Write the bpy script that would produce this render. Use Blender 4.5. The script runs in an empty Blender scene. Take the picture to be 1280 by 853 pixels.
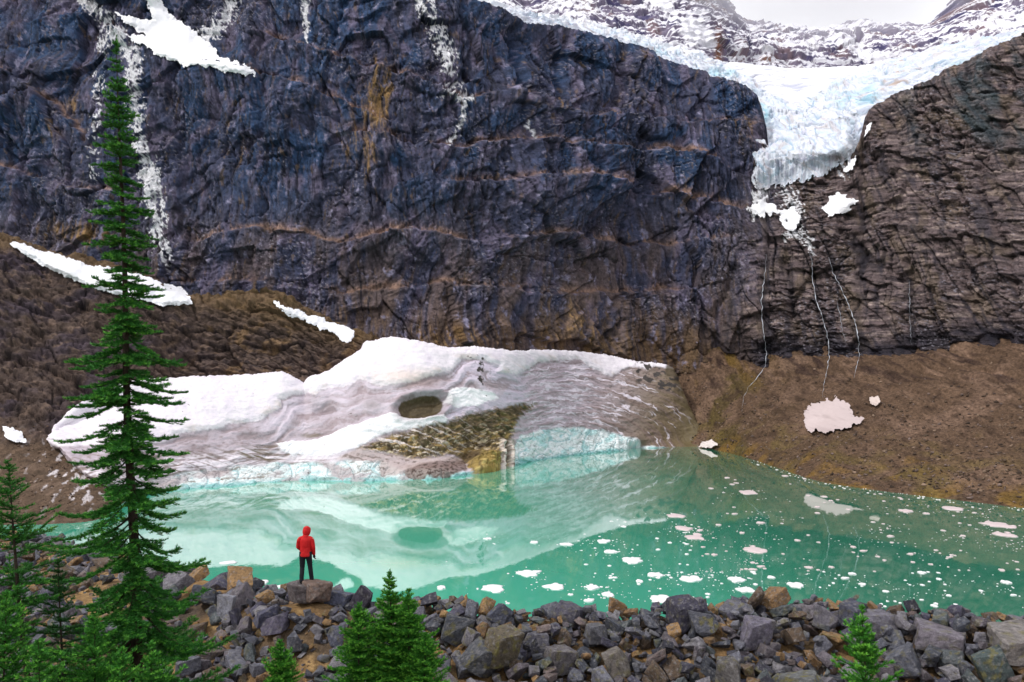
import bpy, bmesh, math, random
import numpy as np
from mathutils import Vector, Matrix, Euler

# ------------------------------------------------------------------ basics
H = 30.0          # eye height above the lake, metres
F = 996.0         # focal length in photo pixels (1280 wide)
HOR = 460.0       # photo row of the horizon
scene = bpy.context.scene
COL = scene.collection
rng = np.random.default_rng(7)
random.seed(7)

def P(px, py, Y):
    return Vector(((px - 640.0) / F * Y, Y, H - (py - HOR) / F * Y))

def s2l(c):
    c = np.asarray(c, dtype=np.float64) / 255.0
    return np.where(c <= 0.04045, c / 12.92, ((c + 0.055) / 1.055) ** 2.4)

def tag(o, label=None, cat=None, group=None, kind=None):
    if label: o['label'] = label
    if cat: o['category'] = cat
    if group: o['group'] = group
    if kind: o['kind'] = kind
    return o

def link(name, me, mat=None, parent=None):
    o = bpy.data.objects.new(name, me)
    COL.objects.link(o)
    if mat is not None and me is not None and len(me.materials) == 0:
        me.materials.append(mat)
    if parent is not None: o.parent = parent
    return o

# ------------------------------------------------------------------ noise
_g = rng.normal(size=(256, 3)).astype(np.float32)
_g /= np.linalg.norm(_g, axis=1, keepdims=True)

def pn(x, y, z=None, seed=0):
    """gradient noise, about -1..1"""
    x = np.asarray(x, np.float32); y = np.asarray(y, np.float32)
    x, y = np.broadcast_arrays(x, y)
    xi = np.floor(x); yi = np.floor(y)
    fx = x - xi; fy = y - yi
    xi = xi.astype(np.int64); yi = yi.astype(np.int64)
    ux = fx * fx * fx * (fx * (fx * 6 - 15) + 10); uy = fy * fy * fy * (fy * (fy * 6 - 15) + 10)
    def hsh(a, b, c):
        h = (a * 374761393 + b * 668265263 + c * 1440662683 + seed * 1274126177) & 0xffffffff
        h = ((h ^ (h >> 13)) * 1274126177) & 0xffffffff
        return (h ^ (h >> 16)) & 255
    if z is None:
        def g(a, b):
            v = _g[hsh(xi + a, yi + b, 0)]
            return v[..., 0] * (fx - a) + v[..., 1] * (fy - b)
        n0 = g(0, 0) * (1 - ux) + g(1, 0) * ux
        n1 = g(0, 1) * (1 - ux) + g(1, 1) * ux
        return (n0 * (1 - uy) + n1 * uy) * 1.9
    z = np.broadcast_to(np.asarray(z, np.float32), x.shape)
    zi = np.floor(z); fz = z - zi; zi = zi.astype(np.int64)
    uz = fz * fz * fz * (fz * (fz * 6 - 15) + 10)
    def g3(a, b, c):
        v = _g[hsh(xi + a, yi + b, zi + c)]
        return v[..., 0] * (fx - a) + v[..., 1] * (fy - b) + v[..., 2] * (fz - c)
    r = 0
    for c in (0, 1):
        n0 = g3(0, 0, c) * (1 - ux) + g3(1, 0, c) * ux
        n1 = g3(0, 1, c) * (1 - ux) + g3(1, 1, c) * ux
        r = r + (n0 * (1 - uy) + n1 * uy) * (uz if c else 1 - uz)
    return r * 1.8

def fbm(x, y, z=None, o=4, seed=0, gain=0.5, lac=2.03):
    r = 0; a = 1.0; t = 0
    for k in range(o):
        r = r + a * pn(x, y, z, seed + k * 17); t += a
        a *= gain
        x = x * lac; y = y * lac
        if z is not None: z = z * lac
    return r / t * 1.4

def ridged(x, y, z=None, o=3, seed=0, gain=0.5, lac=2.07):
    r = 0; a = 1.0; t = 0
    for k in range(o):
        r = r + a * (1 - np.abs(pn(x, y, z, seed + k * 31)) * 1.6); t += a
        a *= gain
        x = x * lac; y = y * lac
        if z is not None: z = z * lac
    return r / t

def facets(x, y, seed=0, tilt=1.0):
    """broken rock: every cell of an irregular pattern is its own tilted plane (about -1..1), and how near its edge is"""
    x = np.asarray(x, np.float32); y = np.asarray(y, np.float32)
    xi = np.floor(x); yi = np.floor(y)
    b1 = np.full(x.shape, 9.0, np.float32); b2 = b1.copy(); val = np.zeros_like(x)
    for a in (-1, 0, 1):
        for b in (-1, 0, 1):
            cx = xi + a; cy = yi + b
            h = (cx.astype(np.int64) * 374761393 + cy.astype(np.int64) * 668265263 + seed * 1274126177) & 0xffffffff
            h = ((h ^ (h >> 13)) * 1274126177) & 0xffffffff; h = h ^ (h >> 16)
            r1 = ((h & 1023) / 1023.0).astype(np.float32); r2 = (((h >> 10) & 1023) / 1023.0).astype(np.float32)
            r3 = (((h >> 20) & 1023) / 1023.0).astype(np.float32)
            dx = x - cx - r1; dy = y - cy - r2
            d = np.maximum(np.abs(dx) * 0.9, np.abs(dy)) * 0.6 + np.hypot(dx, dy) * 0.4
            an = r3 * 40.0
            v = (r3 * 7.3 % 1 - 0.5) * 1.2 + tilt * (dx * np.cos(an) + dy * np.sin(an) * 0.8 - 0.25 * dy)
            n1 = d < b1
            b2 = np.where(n1, b1, np.minimum(b2, d)); val = np.where(n1, v, val); b1 = np.where(n1, d, b1)
    return val, b2 - b1

def sstep(a, b, x):
    t = np.clip((x - a) / (b - a), 0, 1)
    return t * t * (3 - 2 * t)

def polysd(px, py, poly):
    """signed distance to a polygon, positive inside"""
    poly = np.asarray(poly, np.float32)
    d = np.full(px.shape, 1e9, np.float32); ins = np.zeros(px.shape, bool)
    n = len(poly)
    for i in range(n):
        x0, y0 = poly[i]; x1, y1 = poly[(i + 1) % n]
        dx, dy = x1 - x0, y1 - y0
        t = np.clip(((px - x0) * dx + (py - y0) * dy) / (dx * dx + dy * dy + 1e-9), 0, 1)
        d = np.minimum(d, (px - x0 - t * dx) ** 2 + (py - y0 - t * dy) ** 2)
        if y0 != y1:
            c = ((y0 <= py) != (y1 <= py)) & (px < x0 + (py - y0) * dx / dy)
            ins ^= c
    d = np.sqrt(d)
    return np.where(ins, d, -d)

def mixc(c, col, m):
    """blend colour array c (...,3) towards sRGB colour col by mask m"""
    return c + (s2l(col) - c) * np.clip(m, 0, 1)[..., None]

# ------------------------------------------------------------------ grid surfaces
def gsmooth(a, sig):
    if sig <= 0: return a
    r = int(sig * 3) + 1
    k = np.exp(-0.5 * (np.arange(-r, r + 1) / sig) ** 2); k /= k.sum()
    p = np.pad(a, (r, r), mode='edge')
    # keep the slope at the ends
    p[:r] = 2 * a[0] - a[r:0:-1] if len(a) > r else p[:r]
    p[-r:] = 2 * a[-1] - a[-2:-r - 2:-1] if len(a) > r + 1 else p[-r:]
    return np.convolve(p, k, mode='valid')

def sweep(cols, pxs, segs, smooth=18, top=None, smooth_y=None):
    """profiles (lists of (photo row, distance)) at key columns swept over the columns pxs"""
    K = len(cols[0][1])
    kx = [c[0] for c in cols]
    PY = np.array([gsmooth(np.interp(pxs, kx, [c[1][k][0] for c in cols]), smooth) for k in range(K)])
    YY = np.array([gsmooth(np.interp(pxs, kx, [c[1][k][1] for c in cols]), smooth if smooth_y is None else smooth_y) for k in range(K)])
    if top is not None: PY[0] = top
    ZZ = H - (PY - HOR) / F * YY
    Ys = []; Zs = []
    for k in range(K - 1):
        n = segs[k]
        i0, i1, i2, i3 = max(k - 1, 0), k, k + 1, min(k + 2, K - 1)
        ts = np.arange(n) / n if k < K - 2 else np.linspace(0, 1, n + 1)
        for t in ts:
            def cr(A):
                m1 = (A[i2] - A[i0]) * 0.5; m2 = (A[i3] - A[i1]) * 0.5
                h = t * t * (3 - 2 * t)
                c = ((2 * t**3 - 3 * t**2 + 1) * A[i1] + (t**3 - 2 * t**2 + t) * m1 + (-2 * t**3 + 3 * t**2) * A[i2] + (t**3 - t**2) * m2)
                return 0.6 * c + 0.4 * (A[i1] + (A[i2] - A[i1]) * t)
            Ys.append(cr(YY)); Zs.append(cr(ZZ))
    Y = np.array(Ys); Z = np.array(Zs)
    X = (pxs[None, :] - 640.0) / F * Y
    return np.stack([X, Y, Z], -1).astype(np.float32)

def gnormals(V):
    du = np.gradient(V, axis=1); dv = np.gradient(V, axis=0)
    n = np.cross(du, dv)
    n /= np.linalg.norm(n, axis=-1, keepdims=True) + 1e-9
    flip = np.sum(n * (np.array([0, 0, H]) - V), -1) < 0
    n[flip] *= -1
    return n

def proj(V):
    Y = np.maximum(V[..., 1], 0.1)
    return 640 + F * V[..., 0] / Y, HOR - F * (V[..., 2] - H) / Y

def grid_mesh(name, V, col=None, keep=None):
    R, C = V.shape[:2]
    idx = np.arange(R * C).reshape(R, C)
    q = np.stack([idx[:-1, :-1], idx[1:, :-1], idx[1:, 1:], idx[:-1, 1:]], -1).reshape(-1, 4)
    # orient towards the eye
    a, b, c = V.reshape(-1, 3)[q[len(q) // 2, :3]]
    if np.dot(np.cross(b - a, c - a), np.array([0, 0, H + 60]) - a) < 0: q = q[:, ::-1]
    if keep is not None:
        k = keep.reshape(-1)
        q = q[k[q].all(1)]
        us, inv = np.unique(q, return_inverse=True)          # no loose points
        return raw_mesh(name, V.reshape(-1, 3)[us], inv.reshape(q.shape), None if col is None else col.reshape(-1, 3)[us])
    return raw_mesh(name, V.reshape(-1, 3), q, None if col is None else col.reshape(-1, 3))

def raw_mesh(name, v, q, col=None, smooth=True):
    me = bpy.data.meshes.new(name)
    v = np.ascontiguousarray(v, np.float32); q = np.ascontiguousarray(q, np.int32)
    n = q.shape[1]
    me.vertices.add(len(v)); me.vertices.foreach_set('co', v.ravel())
    me.loops.add(q.size); me.loops.foreach_set('vertex_index', q.ravel())
    me.polygons.add(len(q))
    me.polygons.foreach_set('loop_start', np.arange(len(q), dtype=np.int32) * n)
    me.polygons.foreach_set('loop_total', np.full(len(q), n, np.int32))
    if smooth: me.polygons.foreach_set('use_smooth', np.ones(len(q), bool))
    me.update(calc_edges=True)
    if col is not None:
        at = me.color_attributes.new('Col', 'FLOAT_COLOR', 'POINT')
        c4 = np.ones((len(v), 4), np.float32); c4[:, :3] = np.clip(col, 0, 1)
        at.data.foreach_set('color', c4.ravel())
    me.validate()
    return me

# ------------------------------------------------------------------ materials
def newmat(name):
    m = bpy.data.materials.new(name); m.use_nodes = True
    nt = m.node_tree
    return m, nt, nt.nodes['Principled BSDF']

def N(nt, t, **kw):
    n = nt.nodes.new(t)
    for k, v in kw.items():
        if k in n.inputs: n.inputs[k].default_value = v
        else: setattr(n, k, v)
    return n

def surface_mat(name, rough=0.85, vary=((0.5, 0.25), (3.0, 0.2)), bumps=((1.2, 0.5), (5.0, 0.2)), stretch=(1, 1, 1), spec=0.25, rgb=None, attr='Col', sss=0.0):
    """attribute colour, multiplied by noise of given scales; noise bump"""
    m, nt, b = newmat(name)
    L = nt.links.new
    geo = N(nt, 'ShaderNodeNewGeometry')
    mp = N(nt, 'ShaderNodeMapping'); mp.inputs['Scale'].default_value = stretch
    L(geo.outputs['Position'], mp.inputs['Vector'])
    if rgb is None:
        a = N(nt, 'ShaderNodeAttribute', attribute_name=attr); col = a.outputs['Color']
    else:
        a = N(nt, 'ShaderNodeRGB'); a.outputs[0].default_value = (*rgb, 1); col = a.outputs[0]
    for sc, am in vary:
        nz = N(nt, 'ShaderNodeTexNoise'); nz.inputs['Scale'].default_value = sc; nz.inputs['Detail'].default_value = 5; nz.inputs['Roughness'].default_value = 0.65
        L(mp.outputs[0], nz.inputs['Vector'])
        mr = N(nt, 'ShaderNodeMapRange'); mr.inputs['From Min'].default_value = 0.3; mr.inputs['From Max'].default_value = 0.7
        mr.inputs['To Min'].default_value = 1 - am; mr.inputs['To Max'].default_value = 1 + am
        L(nz.outputs['Fac'], mr.inputs['Value'])
        mx = N(nt, 'ShaderNodeVectorMath', operation='SCALE')
        L(col, mx.inputs[0]); L(mr.outputs[0], mx.inputs['Scale']); col = mx.outputs[0]
    L(col, b.inputs['Base Color'])
    b.inputs['Roughness'].default_value = rough
    b.inputs['Specular IOR Level'].default_value = spec
    nrm = None
    for sc, dist in bumps:
        nz = N(nt, 'ShaderNodeTexNoise'); nz.inputs['Scale'].default_value = sc; nz.inputs['Detail'].default_value = 6; nz.inputs['Roughness'].default_value = 0.7
        L(mp.outputs[0], nz.inputs['Vector'])
        bp = N(nt, 'ShaderNodeBump'); bp.inputs['Strength'].default_value = 1.0; bp.inputs['Distance'].default_value = dist
        L(nz.outputs['Fac'], bp.inputs['Height'])
        if nrm is not None: L(nrm, bp.inputs['Normal'])
        nrm = bp.outputs[0]
    if nrm is not None: L(nrm, b.inputs['Normal'])
    return m
# ------------------------------------------------------------------ camera, sky, sun
cam_d = bpy.data.cameras.new('camera'); cam = bpy.data.objects.new('camera', cam_d); COL.objects.link(cam)
cam.location = (0, 0, H); cam.rotation_euler = (math.radians(90), 0, 0)
cam_d.sensor_width = 36.0; cam_d.lens = 36.0 * F / 1280.0
cam_d.shift_y = (HOR - 426.5) / 1280.0
cam_d.clip_start = 0.1; cam_d.clip_end = 6000
scene.camera = cam

SUN_EL, SUN_AZ = math.radians(50), math.radians(242)   # azimuth: compass direction the light comes from, 0 = +Y, clockwise
world = bpy.data.worlds.new('World'); scene.world = world; world.use_nodes = True
wn = world.node_tree; bg = wn.nodes['Background']
sky = wn.nodes.new('ShaderNodeTexSky'); sky.sky_type = 'NISHITA'; sky.sun_disc = False
sky.sun_elevation = SUN_EL; sky.sun_rotation = SUN_AZ; sky.air_density = 1.0; sky.dust_density = 3.0; sky.altitude = 1800
# a high veil of cloud over the whole sky
tc = wn.nodes.new('ShaderNodeTexCoord'); nz = wn.nodes.new('ShaderNodeTexNoise'); nz.inputs['Scale'].default_value = 2.2; nz.inputs['Detail'].default_value = 6
wn.links.new(tc.outputs['Generated'], nz.inputs['Vector'])
mr = wn.nodes.new('ShaderNodeMapRange'); mr.inputs['From Min'].default_value = 0.3; mr.inputs['From Max'].default_value = 0.62; mr.inputs['To Min'].default_value = 0.9; mr.inputs['To Max'].default_value = 1.0
wn.links.new(nz.outputs['Fac'], mr.inputs['Value'])
mx = wn.nodes.new('ShaderNodeMix'); mx.data_type = 'RGBA'
wn.links.new(mr.outputs[0], mx.inputs['Factor']); wn.links.new(sky.outputs[0], mx.inputs['A'])
mx.inputs['B'].default_value = (18.4, 18.5, 19.2, 1)
wn.links.new(mx.outputs['Result'], bg.inputs['Color'])
bg.inputs['Strength'].default_value = 0.06

sun_d = bpy.data.lights.new('sun', 'SUN'); sun = bpy.data.objects.new('sun', sun_d); COL.objects.link(sun)
sun_d.energy = 2.3; sun_d.angle = math.radians(7); sun_d.color = (1.0, 0.95, 0.88)
sd = Vector((math.sin(SUN_AZ) * math.cos(SUN_EL), math.cos(SUN_AZ) * math.cos(SUN_EL), math.sin(SUN_EL)))
sun.rotation_euler = sd.to_track_quat('Z', 'Y').to_euler()
scene.view_settings.view_transform = 'Standard'; scene.view_settings.look = 'None'
scene.view_settings.exposure = 0.0; scene.view_settings.gamma = 1.0
try: scene.view_settings.use_curve_mapping = False
except Exception: pass
scene.cycles.max_bounces = 10; scene.cycles.diffuse_bounces = 3; scene.cycles.glossy_bounces = 3
scene.cycles.transparent_max_bounces = 6; scene.cycles.volume_bounces = 8
scene.cycles.use_denoising = True

# ------------------------------------------------------------------ the big cliff
def wallY(py, Yb, pyb, slope):
    zb = H - (pyb - HOR) / F * Yb
    e = (HOR - py) / F
    return (Yb + (H - zb) / slope) / (1 - e / slope)

pxs = np.linspace(-190, 1480, 1340)
skyline = np.interp(pxs, [-300, 560, 600, 640, 660, 700, 750, 800, 850, 882, 888, 905, 930, 945, 953, 957, 962, 975, 1000, 1030, 1050, 1058, 1066, 1074, 1080, 1083, 1090, 1120, 1140, 1165, 1180, 1210, 1240, 1262, 1280, 1300, 1480],
                    [-70, -40, 0, 12, 26, 30, 45, 60, 80, 90, 97, 101, 110, 122, 140, 160, 196, 202, 204, 202, 198, 196, 190, 175, 148, 142, 131, 116, 110, 101, 88, 77, 60, 50, 42, 38, 20])
skyline = skyline + 2.0 * fbm(pxs / 14.0, pxs * 0 + 3.1, o=4) + 1.5 * pn(pxs / 4.0, pxs * 0 + 9)
kx = [-200, 0, 250, 450, 560, 640, 720, 850, 960, 1050, 1100, 1280, 1480]
kb = [470, 465, 462, 455, 453, 452, 454, 456, 456, 456, 455, 432, 420]
kY = [270, 270, 272, 272, 276, 290, 318, 340, 328, 310, 300, 264, 235]
ks = [2.6, 2.6, 2.5, 2.5, 2.5, 2.5, 2.4, 2.3, 1.9, 1.7, 1.75, 2.0, 2.2]
sm = lambda v: gsmooth(np.interp(pxs, kx, v), 40)
pyb, Yb, sl = sm(kb), sm(kY), sm(ks)
rows = 400
ts = np.linspace(0, 1, rows)
py = skyline[None] + (pyb + 10 - skyline)[None] * ts[:, None]
Yc = wallY(py, Yb[None], pyb[None], sl[None])
V = np.stack([(pxs[None] - 640) / F * Yc, Yc, H - (py - HOR) / F * Yc], -1).astype(np.float32)
SC = np.broadcast_to((345.0 / np.maximum(Yb, 200))[None], V.shape[:2]) ; SC = 1 + (np.clip(SC, 1, 2) - 1) * 1.0
X, Z = V[..., 0] * SC, V[..., 2] * SC
PX = np.broadcast_to(pxs[None], X.shape); PY = py
right = sstep(900, 1010, PX + 0.25 * (PY - 250) + 14 * pn(PX / 40, PY / 40, seed=3))
n = gnormals(V); n[..., 2] *= 0.15; n /= np.linalg.norm(n, axis=-1, keepdims=True)
wx = X + 5 * pn(X / 38, Z / 38, seed=1) + 1.6 * pn(X / 9, Z / 14, seed=2)
wz = Z + 4 * pn(X / 30, Z / 30, seed=5)
big = 7.5 * pn(X / 62, Z / 150, seed=11) + 4.2 * fbm(wx / 26, wz / 62, o=3, seed=12)
ribs = 3.0 * (ridged(wx / 17, wz / 60, o=2, seed=21) - 0.6)
xs_ = X + 0.22 * Z + 1.4 * pn(X / 11, Z / 11, seed=23) + 0.5 * pn(X / 3, Z / 3, seed=24); zs_ = Z - 0.2 * X + 1.4 * pn(X / 9, Z / 9, seed=25) + 0.4 * pn(X / 2.6, Z / 2.6, seed=26)
f1, e1 = facets(xs_ / 13, zs_ / 26, 1); f2, e2 = facets(xs_ / 5.0, zs_ / 9.5, 2); f3, e3 = facets(xs_ / 2.1, zs_ / 3.4, 3)
rx_ = X - 0.12 * Z + 1.0 * pn(X / 8, Z / 8, seed=27); rz_ = Z - 0.11 * X + 1.0 * pn(X / 9, Z / 7, seed=28) + 0.35 * pn(X / 2.2, Z / 2.2, seed=29)
h1, g1e = facets(rx_ / 12, rz_ / 9, 4); h2, g2e = facets(rx_ / 5.5, rz_ / 3.2, 5); h3, g3e = facets(rx_ / 2.4, rz_ / 1.3, 6)
dA = (X * 0.80 + Z * 0.60); dB = (Z * 0.80 - X * 0.60)
f0, e0 = facets((X + 0.3 * Z + 3 * pn(X / 22, Z / 22, seed=36)) / 34, (Z - 0.25 * X) / 48, 7); fd, ed = facets((dA + 2 * pn(X / 15, Z / 15, seed=37)) / 26, dB / 11, 8)
lam = fbm(xs_ / 11, zs_ / 1.5, o=4, seed=38, gain=0.6); lamv = fbm(xs_ / 1.3, zs_ / 12, o=4, seed=39, gain=0.6); lamd = fbm(dA / 14, dB / 1.7, o=3, seed=40, gain=0.6)
zone = sstep(-0.25, 0.25, pn(X / 48, Z / 40, seed=41)); zon2 = sstep(-0.2, 0.3, pn(X / 36 + 9, Z / 50, seed=42))
rough = 0.25 + 0.75 * sstep(-0.3, 0.45, pn(X / 26, Z / 34, seed=43))          # smooth sheets beside broken ground
ribs = ribs * 0.8 + (1 - right) * (4.2 * f0 + 2.2 * fd * zone + 2.2 * f1 * (1 - 0.6 * zone) + (0.85 * f2 + 0.45 * f3) * rough + 0.8 * lam * zon2 + 1.25 * lamv * (1 - 0.8 * zon2) + 0.7 * lamd * zone)
ribs = ribs + right * (2.6 * f0 + 2.4 * h1 + 1.7 * h2 * rough + 0.8 * h3 * rough + 0.7 * lam)
def strata(s, sharp=5.0):
    fr = s - np.floor(s)
    h = pn(np.floor(s) * 7.3, np.floor(s) * 3.1 + 0.5, seed=44) * 0.6 + 1.0   # layer to layer differences
    return (1 - fr) ** 1.0 * h * sstep(0.0, 1.0 / sharp, fr)
sL = (wz + 0.28 * X + 6 * pn(X / 45, Z / 60, seed=31) + 14 * pn(X / 120, Z / 160, seed=32)) / 17.0
jc = np.floor((X - 0.14 * Z + 1.2 * pn(X / 9, Z / 11, seed=45)) / 8.5); joff = 2.2 * pn(jc * 5.7, jc * 0 + 0.4, seed=46)
sR = (Z - 0.12 * X + joff + 2.0 * pn(X / 80, Z / 80, seed=33) + 0.5 * pn(X / 9, Z / 9, seed=47)) / 5.2
sF = (Z - 0.10 * X + 1.7 * joff + 0.35 * pn(X / 4, Z / 4, seed=34)) / 1.9
lay = (1 - right) * 2.3 * strata(sL) + right * (1.6 * strata(sR) + 0.55 * strata(sF)) + (1 - right) * 0.5 * strata((wz + 0.2 * X + pn(X / 8, Z / 8, seed=35)) / 4.1)
blocks = 0.28 * fbm(wx / 2.0, wz / 2.6, o=3, seed=52) * rough
# long joints: vertical cracks in the right-hand face
jl = np.abs(pn((wx + 0.25 * Z) / 13, Z / 90, seed=61)); jm = sstep(-0.1, 0.35, pn(X / 40, Z / 50, seed=63)) * (0.35 + 0.65 * right); joints = -(1 - sstep(0.0, 0.05, jl)) * 2.2 * jm
jl2 = np.abs(pn((wx - 0.1 * Z) / 7.5, Z / 40, seed=62)); joints = joints - (1 - sstep(0.0, 0.05, jl2)) * 1.2 * jm * right
LEDGES = [  # photo-fitted ledge lines on the wall: points, reach of the step below, height of the step
 ([(130, 26), (200, 66), (262, 86), (322, 96), (380, 112), (440, 132), (500, 160)], 90, 6.0),
 ([(318, 40), (380, 58), (445, 78), (520, 98), (560, 116), (592, 122), (640, 110), (690, 128), (722, 146), (790, 146), (850, 160), (950, 158)], 60, 6.5),
 ([(440, 164), (500, 176), (562, 186), (640, 172), (700, 182), (760, 190), (830, 190), (900, 214), (945, 232)], 70, 4.5),
 ([(560, 230), (640, 226), (720, 222), (790, 236), (860, 250), (930, 262)], 50, 3.5),
 ([(-100, 60), (0, 84), (60, 120), (110, 170), (120, 200)], 60, 4.0),
 ([(-100, 190), (0, 205), (90, 235), (150, 240)], 50, 3.0),
 ([(240, 300), (330, 285), (420, 300), (500, 286), (600, 300), (700, 292), (800, 306), (900, 300)], 50, 2.5),
 ([(180, 352), (300, 350), (420, 365), (560, 352), (700, 366), (860, 360)], 40, 2.0),
 ([(1085, 176), (1130, 160), (1180, 138), (1230, 122), (1290, 112), (1400, 100)], 60, 5.0),
 ([(960, 290), (1040, 282), (1110, 280), (1190, 284), (1290, 270)], 40, 2.5),
 ([(1050, 222), (1100, 206), (1160, 196), (1230, 192), (1300, 180)], 40, 3.0),
 ([(940, 352), (1040, 348), (1140, 356), (1290, 340)], 30, 2.0)]
lpx = PX + 7 * fbm(X / 12, Z / 12, o=3, seed=64); lpy = PY + 5 * fbm(X / 10, Z / 8, o=3, seed=65)
ledge_band = np.zeros_like(X); ledge_d = np.zeros_like(X)
for pts, reach, amp in LEDGES:
    lx_ = [p[0] for p in pts]; ly_ = [p[1] for p in pts]
    dy = lpy - np.interp(lpx, lx_, ly_)
    xm = sstep(lx_[0] - 20, lx_[0] + 20, lpx) * sstep(lx_[-1] + 20, lx_[-1] - 20, lpx)
    ledge_d = ledge_d + 1.25 * amp * xm * sstep(-1, 4, dy) * np.exp(-np.maximum(dy, 0) / reach)
    ledge_band = np.maximum(ledge_band, xm * np.exp(-(np.minimum(dy + 1, 0) / 5.0) ** 2 - (np.maximum(dy + 1, 0) / 2.5) ** 2))
GUL = [([(652, 28), (650, 70), (654, 112)], 5, 5), ([(712, 50), (704, 90), (704, 140)], 5, 4), ([(586, 0), (584, 50), (592, 118)], 6, 3), ([(780, 62), (770, 110), (760, 150)], 6, 3), ([(890, 95), (868, 130), (862, 152)], 5, 4),
 ([(430, 0), (420, 30), (420, 60)], 6, 3), ([(330, 100), (340, 200), (335, 300)], 10, 3), ([(220, 86), (226, 160), (236, 260)], 12, 3), ([(520, 180), (515, 260), (530, 380)], 12, 3), ([(690, 200), (680, 280), (690, 400)], 12, 3), ([(800, 200), (792, 300), (800, 420)], 12, 3), ([(30, 60), (24, 180), (30, 290)], 10, 3),
 ([(1180, 190), (1210, 260), (1228, 330)], 5, 3.5), ([(1232, 250), (1262, 310), (1280, 380)], 5, 4), ([(1262, 140), (1236, 200), (1230, 250)], 5, 3), ([(1200, 230), (1208, 330), (1216, 410)], 5, 3.5), ([(1078, 250), (1080, 330), (1086, 430)], 5, 2), ([(985, 330), (990, 380), (996, 440)], 6, 4), ([(1016, 340), (1026, 400), (1036, 440)], 5, 3), ([(918, 340), (900, 390), (896, 440)], 6, 3), ([(1136, 330), (1140, 400), (1142, 440)], 5, 3)]
gul_d = np.zeros_like(X)
for pts, w, a in GUL:
    for (x0, y0), (x1, y1) in zip(pts[:-1], pts[1:]):
        t = ((lpx - x0) * (x1 - x0) + (lpy - y0) * (y1 - y0)) / ((x1 - x0) ** 2 + (y1 - y0) ** 2)
        tt = np.clip(t, 0, 1); dd = np.hypot(lpx - x0 - tt * (x1 - x0), lpy - y0 - tt * (y1 - y0))
        gul_d = np.maximum(gul_d, a * np.exp(-(dd / w) ** 2))
top_fade = 0.35 + 0.65 * sstep(0, 0.05, ts)[:, None]
crk = (1 - right) * (-0.9 * (1 - sstep(0.0, 0.07, e1)) - 0.7 * (1 - sstep(0.0, 0.08, e2)) * rough) + right * (-0.7 * (1 - sstep(0, 0.05, g1e)) - 0.4 * (1 - sstep(0, 0.06, g2e)))
disp = (big + ribs + (0.4 + 0.25 * right) * lay + crk + blocks + joints + ledge_d - gul_d) * top_fade
# hollows: the big chimney under the glacier rim, the recess left of the tongue
disp = disp - 6.0 * np.exp(-((PX - 652 - 3 * pn(PY / 20, PY * 0, seed=4)) / 4.5) ** 2) * sstep(20, 50, PY) * sstep(190, 100, PY)
disp = disp + 7.0 * np.exp(-((PX - 900) / 45.0) ** 2) * sstep(80, 130, PY) * sstep(300, 200, PY)
disp = disp + 6.0 * sstep(0, 25, PY - (75 + 0.05 * (PX - 440))) * sstep(430, 300, PX) * sstep(300, 120, PY) * 0.6
# a dark undercut along the foot of the right-hand face
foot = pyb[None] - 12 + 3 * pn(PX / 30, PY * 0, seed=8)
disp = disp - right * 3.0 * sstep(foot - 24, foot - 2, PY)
V = (V + n * (disp / SC)[..., None]).astype(np.float32)
# colour -------------------------------------------------
qx, qy = proj(V)
wqx = qx + 10 * fbm(X / 14, Z / 22, o=3, seed=71); wqy = qy + 10 * fbm(X / 16, Z / 16, o=3, seed=72)
C = np.zeros(V.shape) + s2l((58, 62, 86))
streak = fbm(wx / 3.0, wz / 26, o=4, seed=81)
patch = fbm(wx / 18, wz / 30, o=4, seed=82)
fine = fbm(wx / 1.2, wz / 2.6, o=3, seed=83)
C = mixc(C, (40, 64, 98), sstep(-0.35, 0.4, patch + 0.5 * f0) * sstep(350, 200, wqy) * 0.9)           # blue slate above
C = mixc(C, (98, 90, 112), sstep(0.0, 0.5, fbm(wx / 9, wz / 22, o=4, seed=84)) * 0.8)       # mauve grey
C = mixc(C, (30, 33, 52), sstep(0.15, 0.55, streak) * 0.8)                                  # dark seep streaks
C = mixc(C, (96, 80, 74), sstep(200, 400, wqy) * sstep(-0.45, 0.3, patch + 0.5 * streak) * 0.85)
C = mixc(C, (102, 80, 56), sstep(375, 446, wqy) * (0.5 + 0.5 * sstep(-0.3, 0.3, streak)) * 0.9)
och = np.zeros_like(qx)
for (cx, cy, rx, ry, a) in ((474, 125, 22, 62, 1.0), (455, 185, 28, 45, 0.75), (420, 160, 14, 40, 0.5), (90, 130, 20, 30, 0.55), (65, 165, 24, 26, 0.5), (285, 150, 16, 80, 0.4), (350, 240, 14, 60, 0.25), (600, 330, 16, 40, 0.35), (100, 290, 60, 22, 0.8), (720, 405, 90, 30, 0.6), (560, 420, 80, 20, 0.6), (930, 160, 14, 40, 0.6), (860, 230, 40, 40, 0.4), (420, 400, 60, 30, 0.5), (620, 60, 22, 14, 0.45), (800, 70, 60, 12, 0.5), (690, 128, 60, 10, 0.55), (300, 210, 20, 60, 0.4)):
    och = np.maximum(och, a * np.exp(-((wqx - cx) / rx) ** 2 - ((wqy - cy) / ry) ** 2))
C = mixc(C, (146, 114, 66), sstep(0.28, 0.85, och * (0.75 + 0.6 * lamv) + 0.30 * streak + 0.12 * fine) * 0.8)
C = mixc(C, (140, 112, 98), (1 - right) * ledge_band * sstep(-0.4, 0.3, patch + 0.5 * fine) * 0.85)
vst = fbm(wx / 1.7, wz / 40, o=4, seed=88, gain=0.6); C = mixc(C, (24, 25, 38), (1 - right) * sstep(0.12, 0.4, vst) * sstep(-0.2, 0.3, pn(X / 30, Z / 40, seed=89)) * 0.8)
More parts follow.
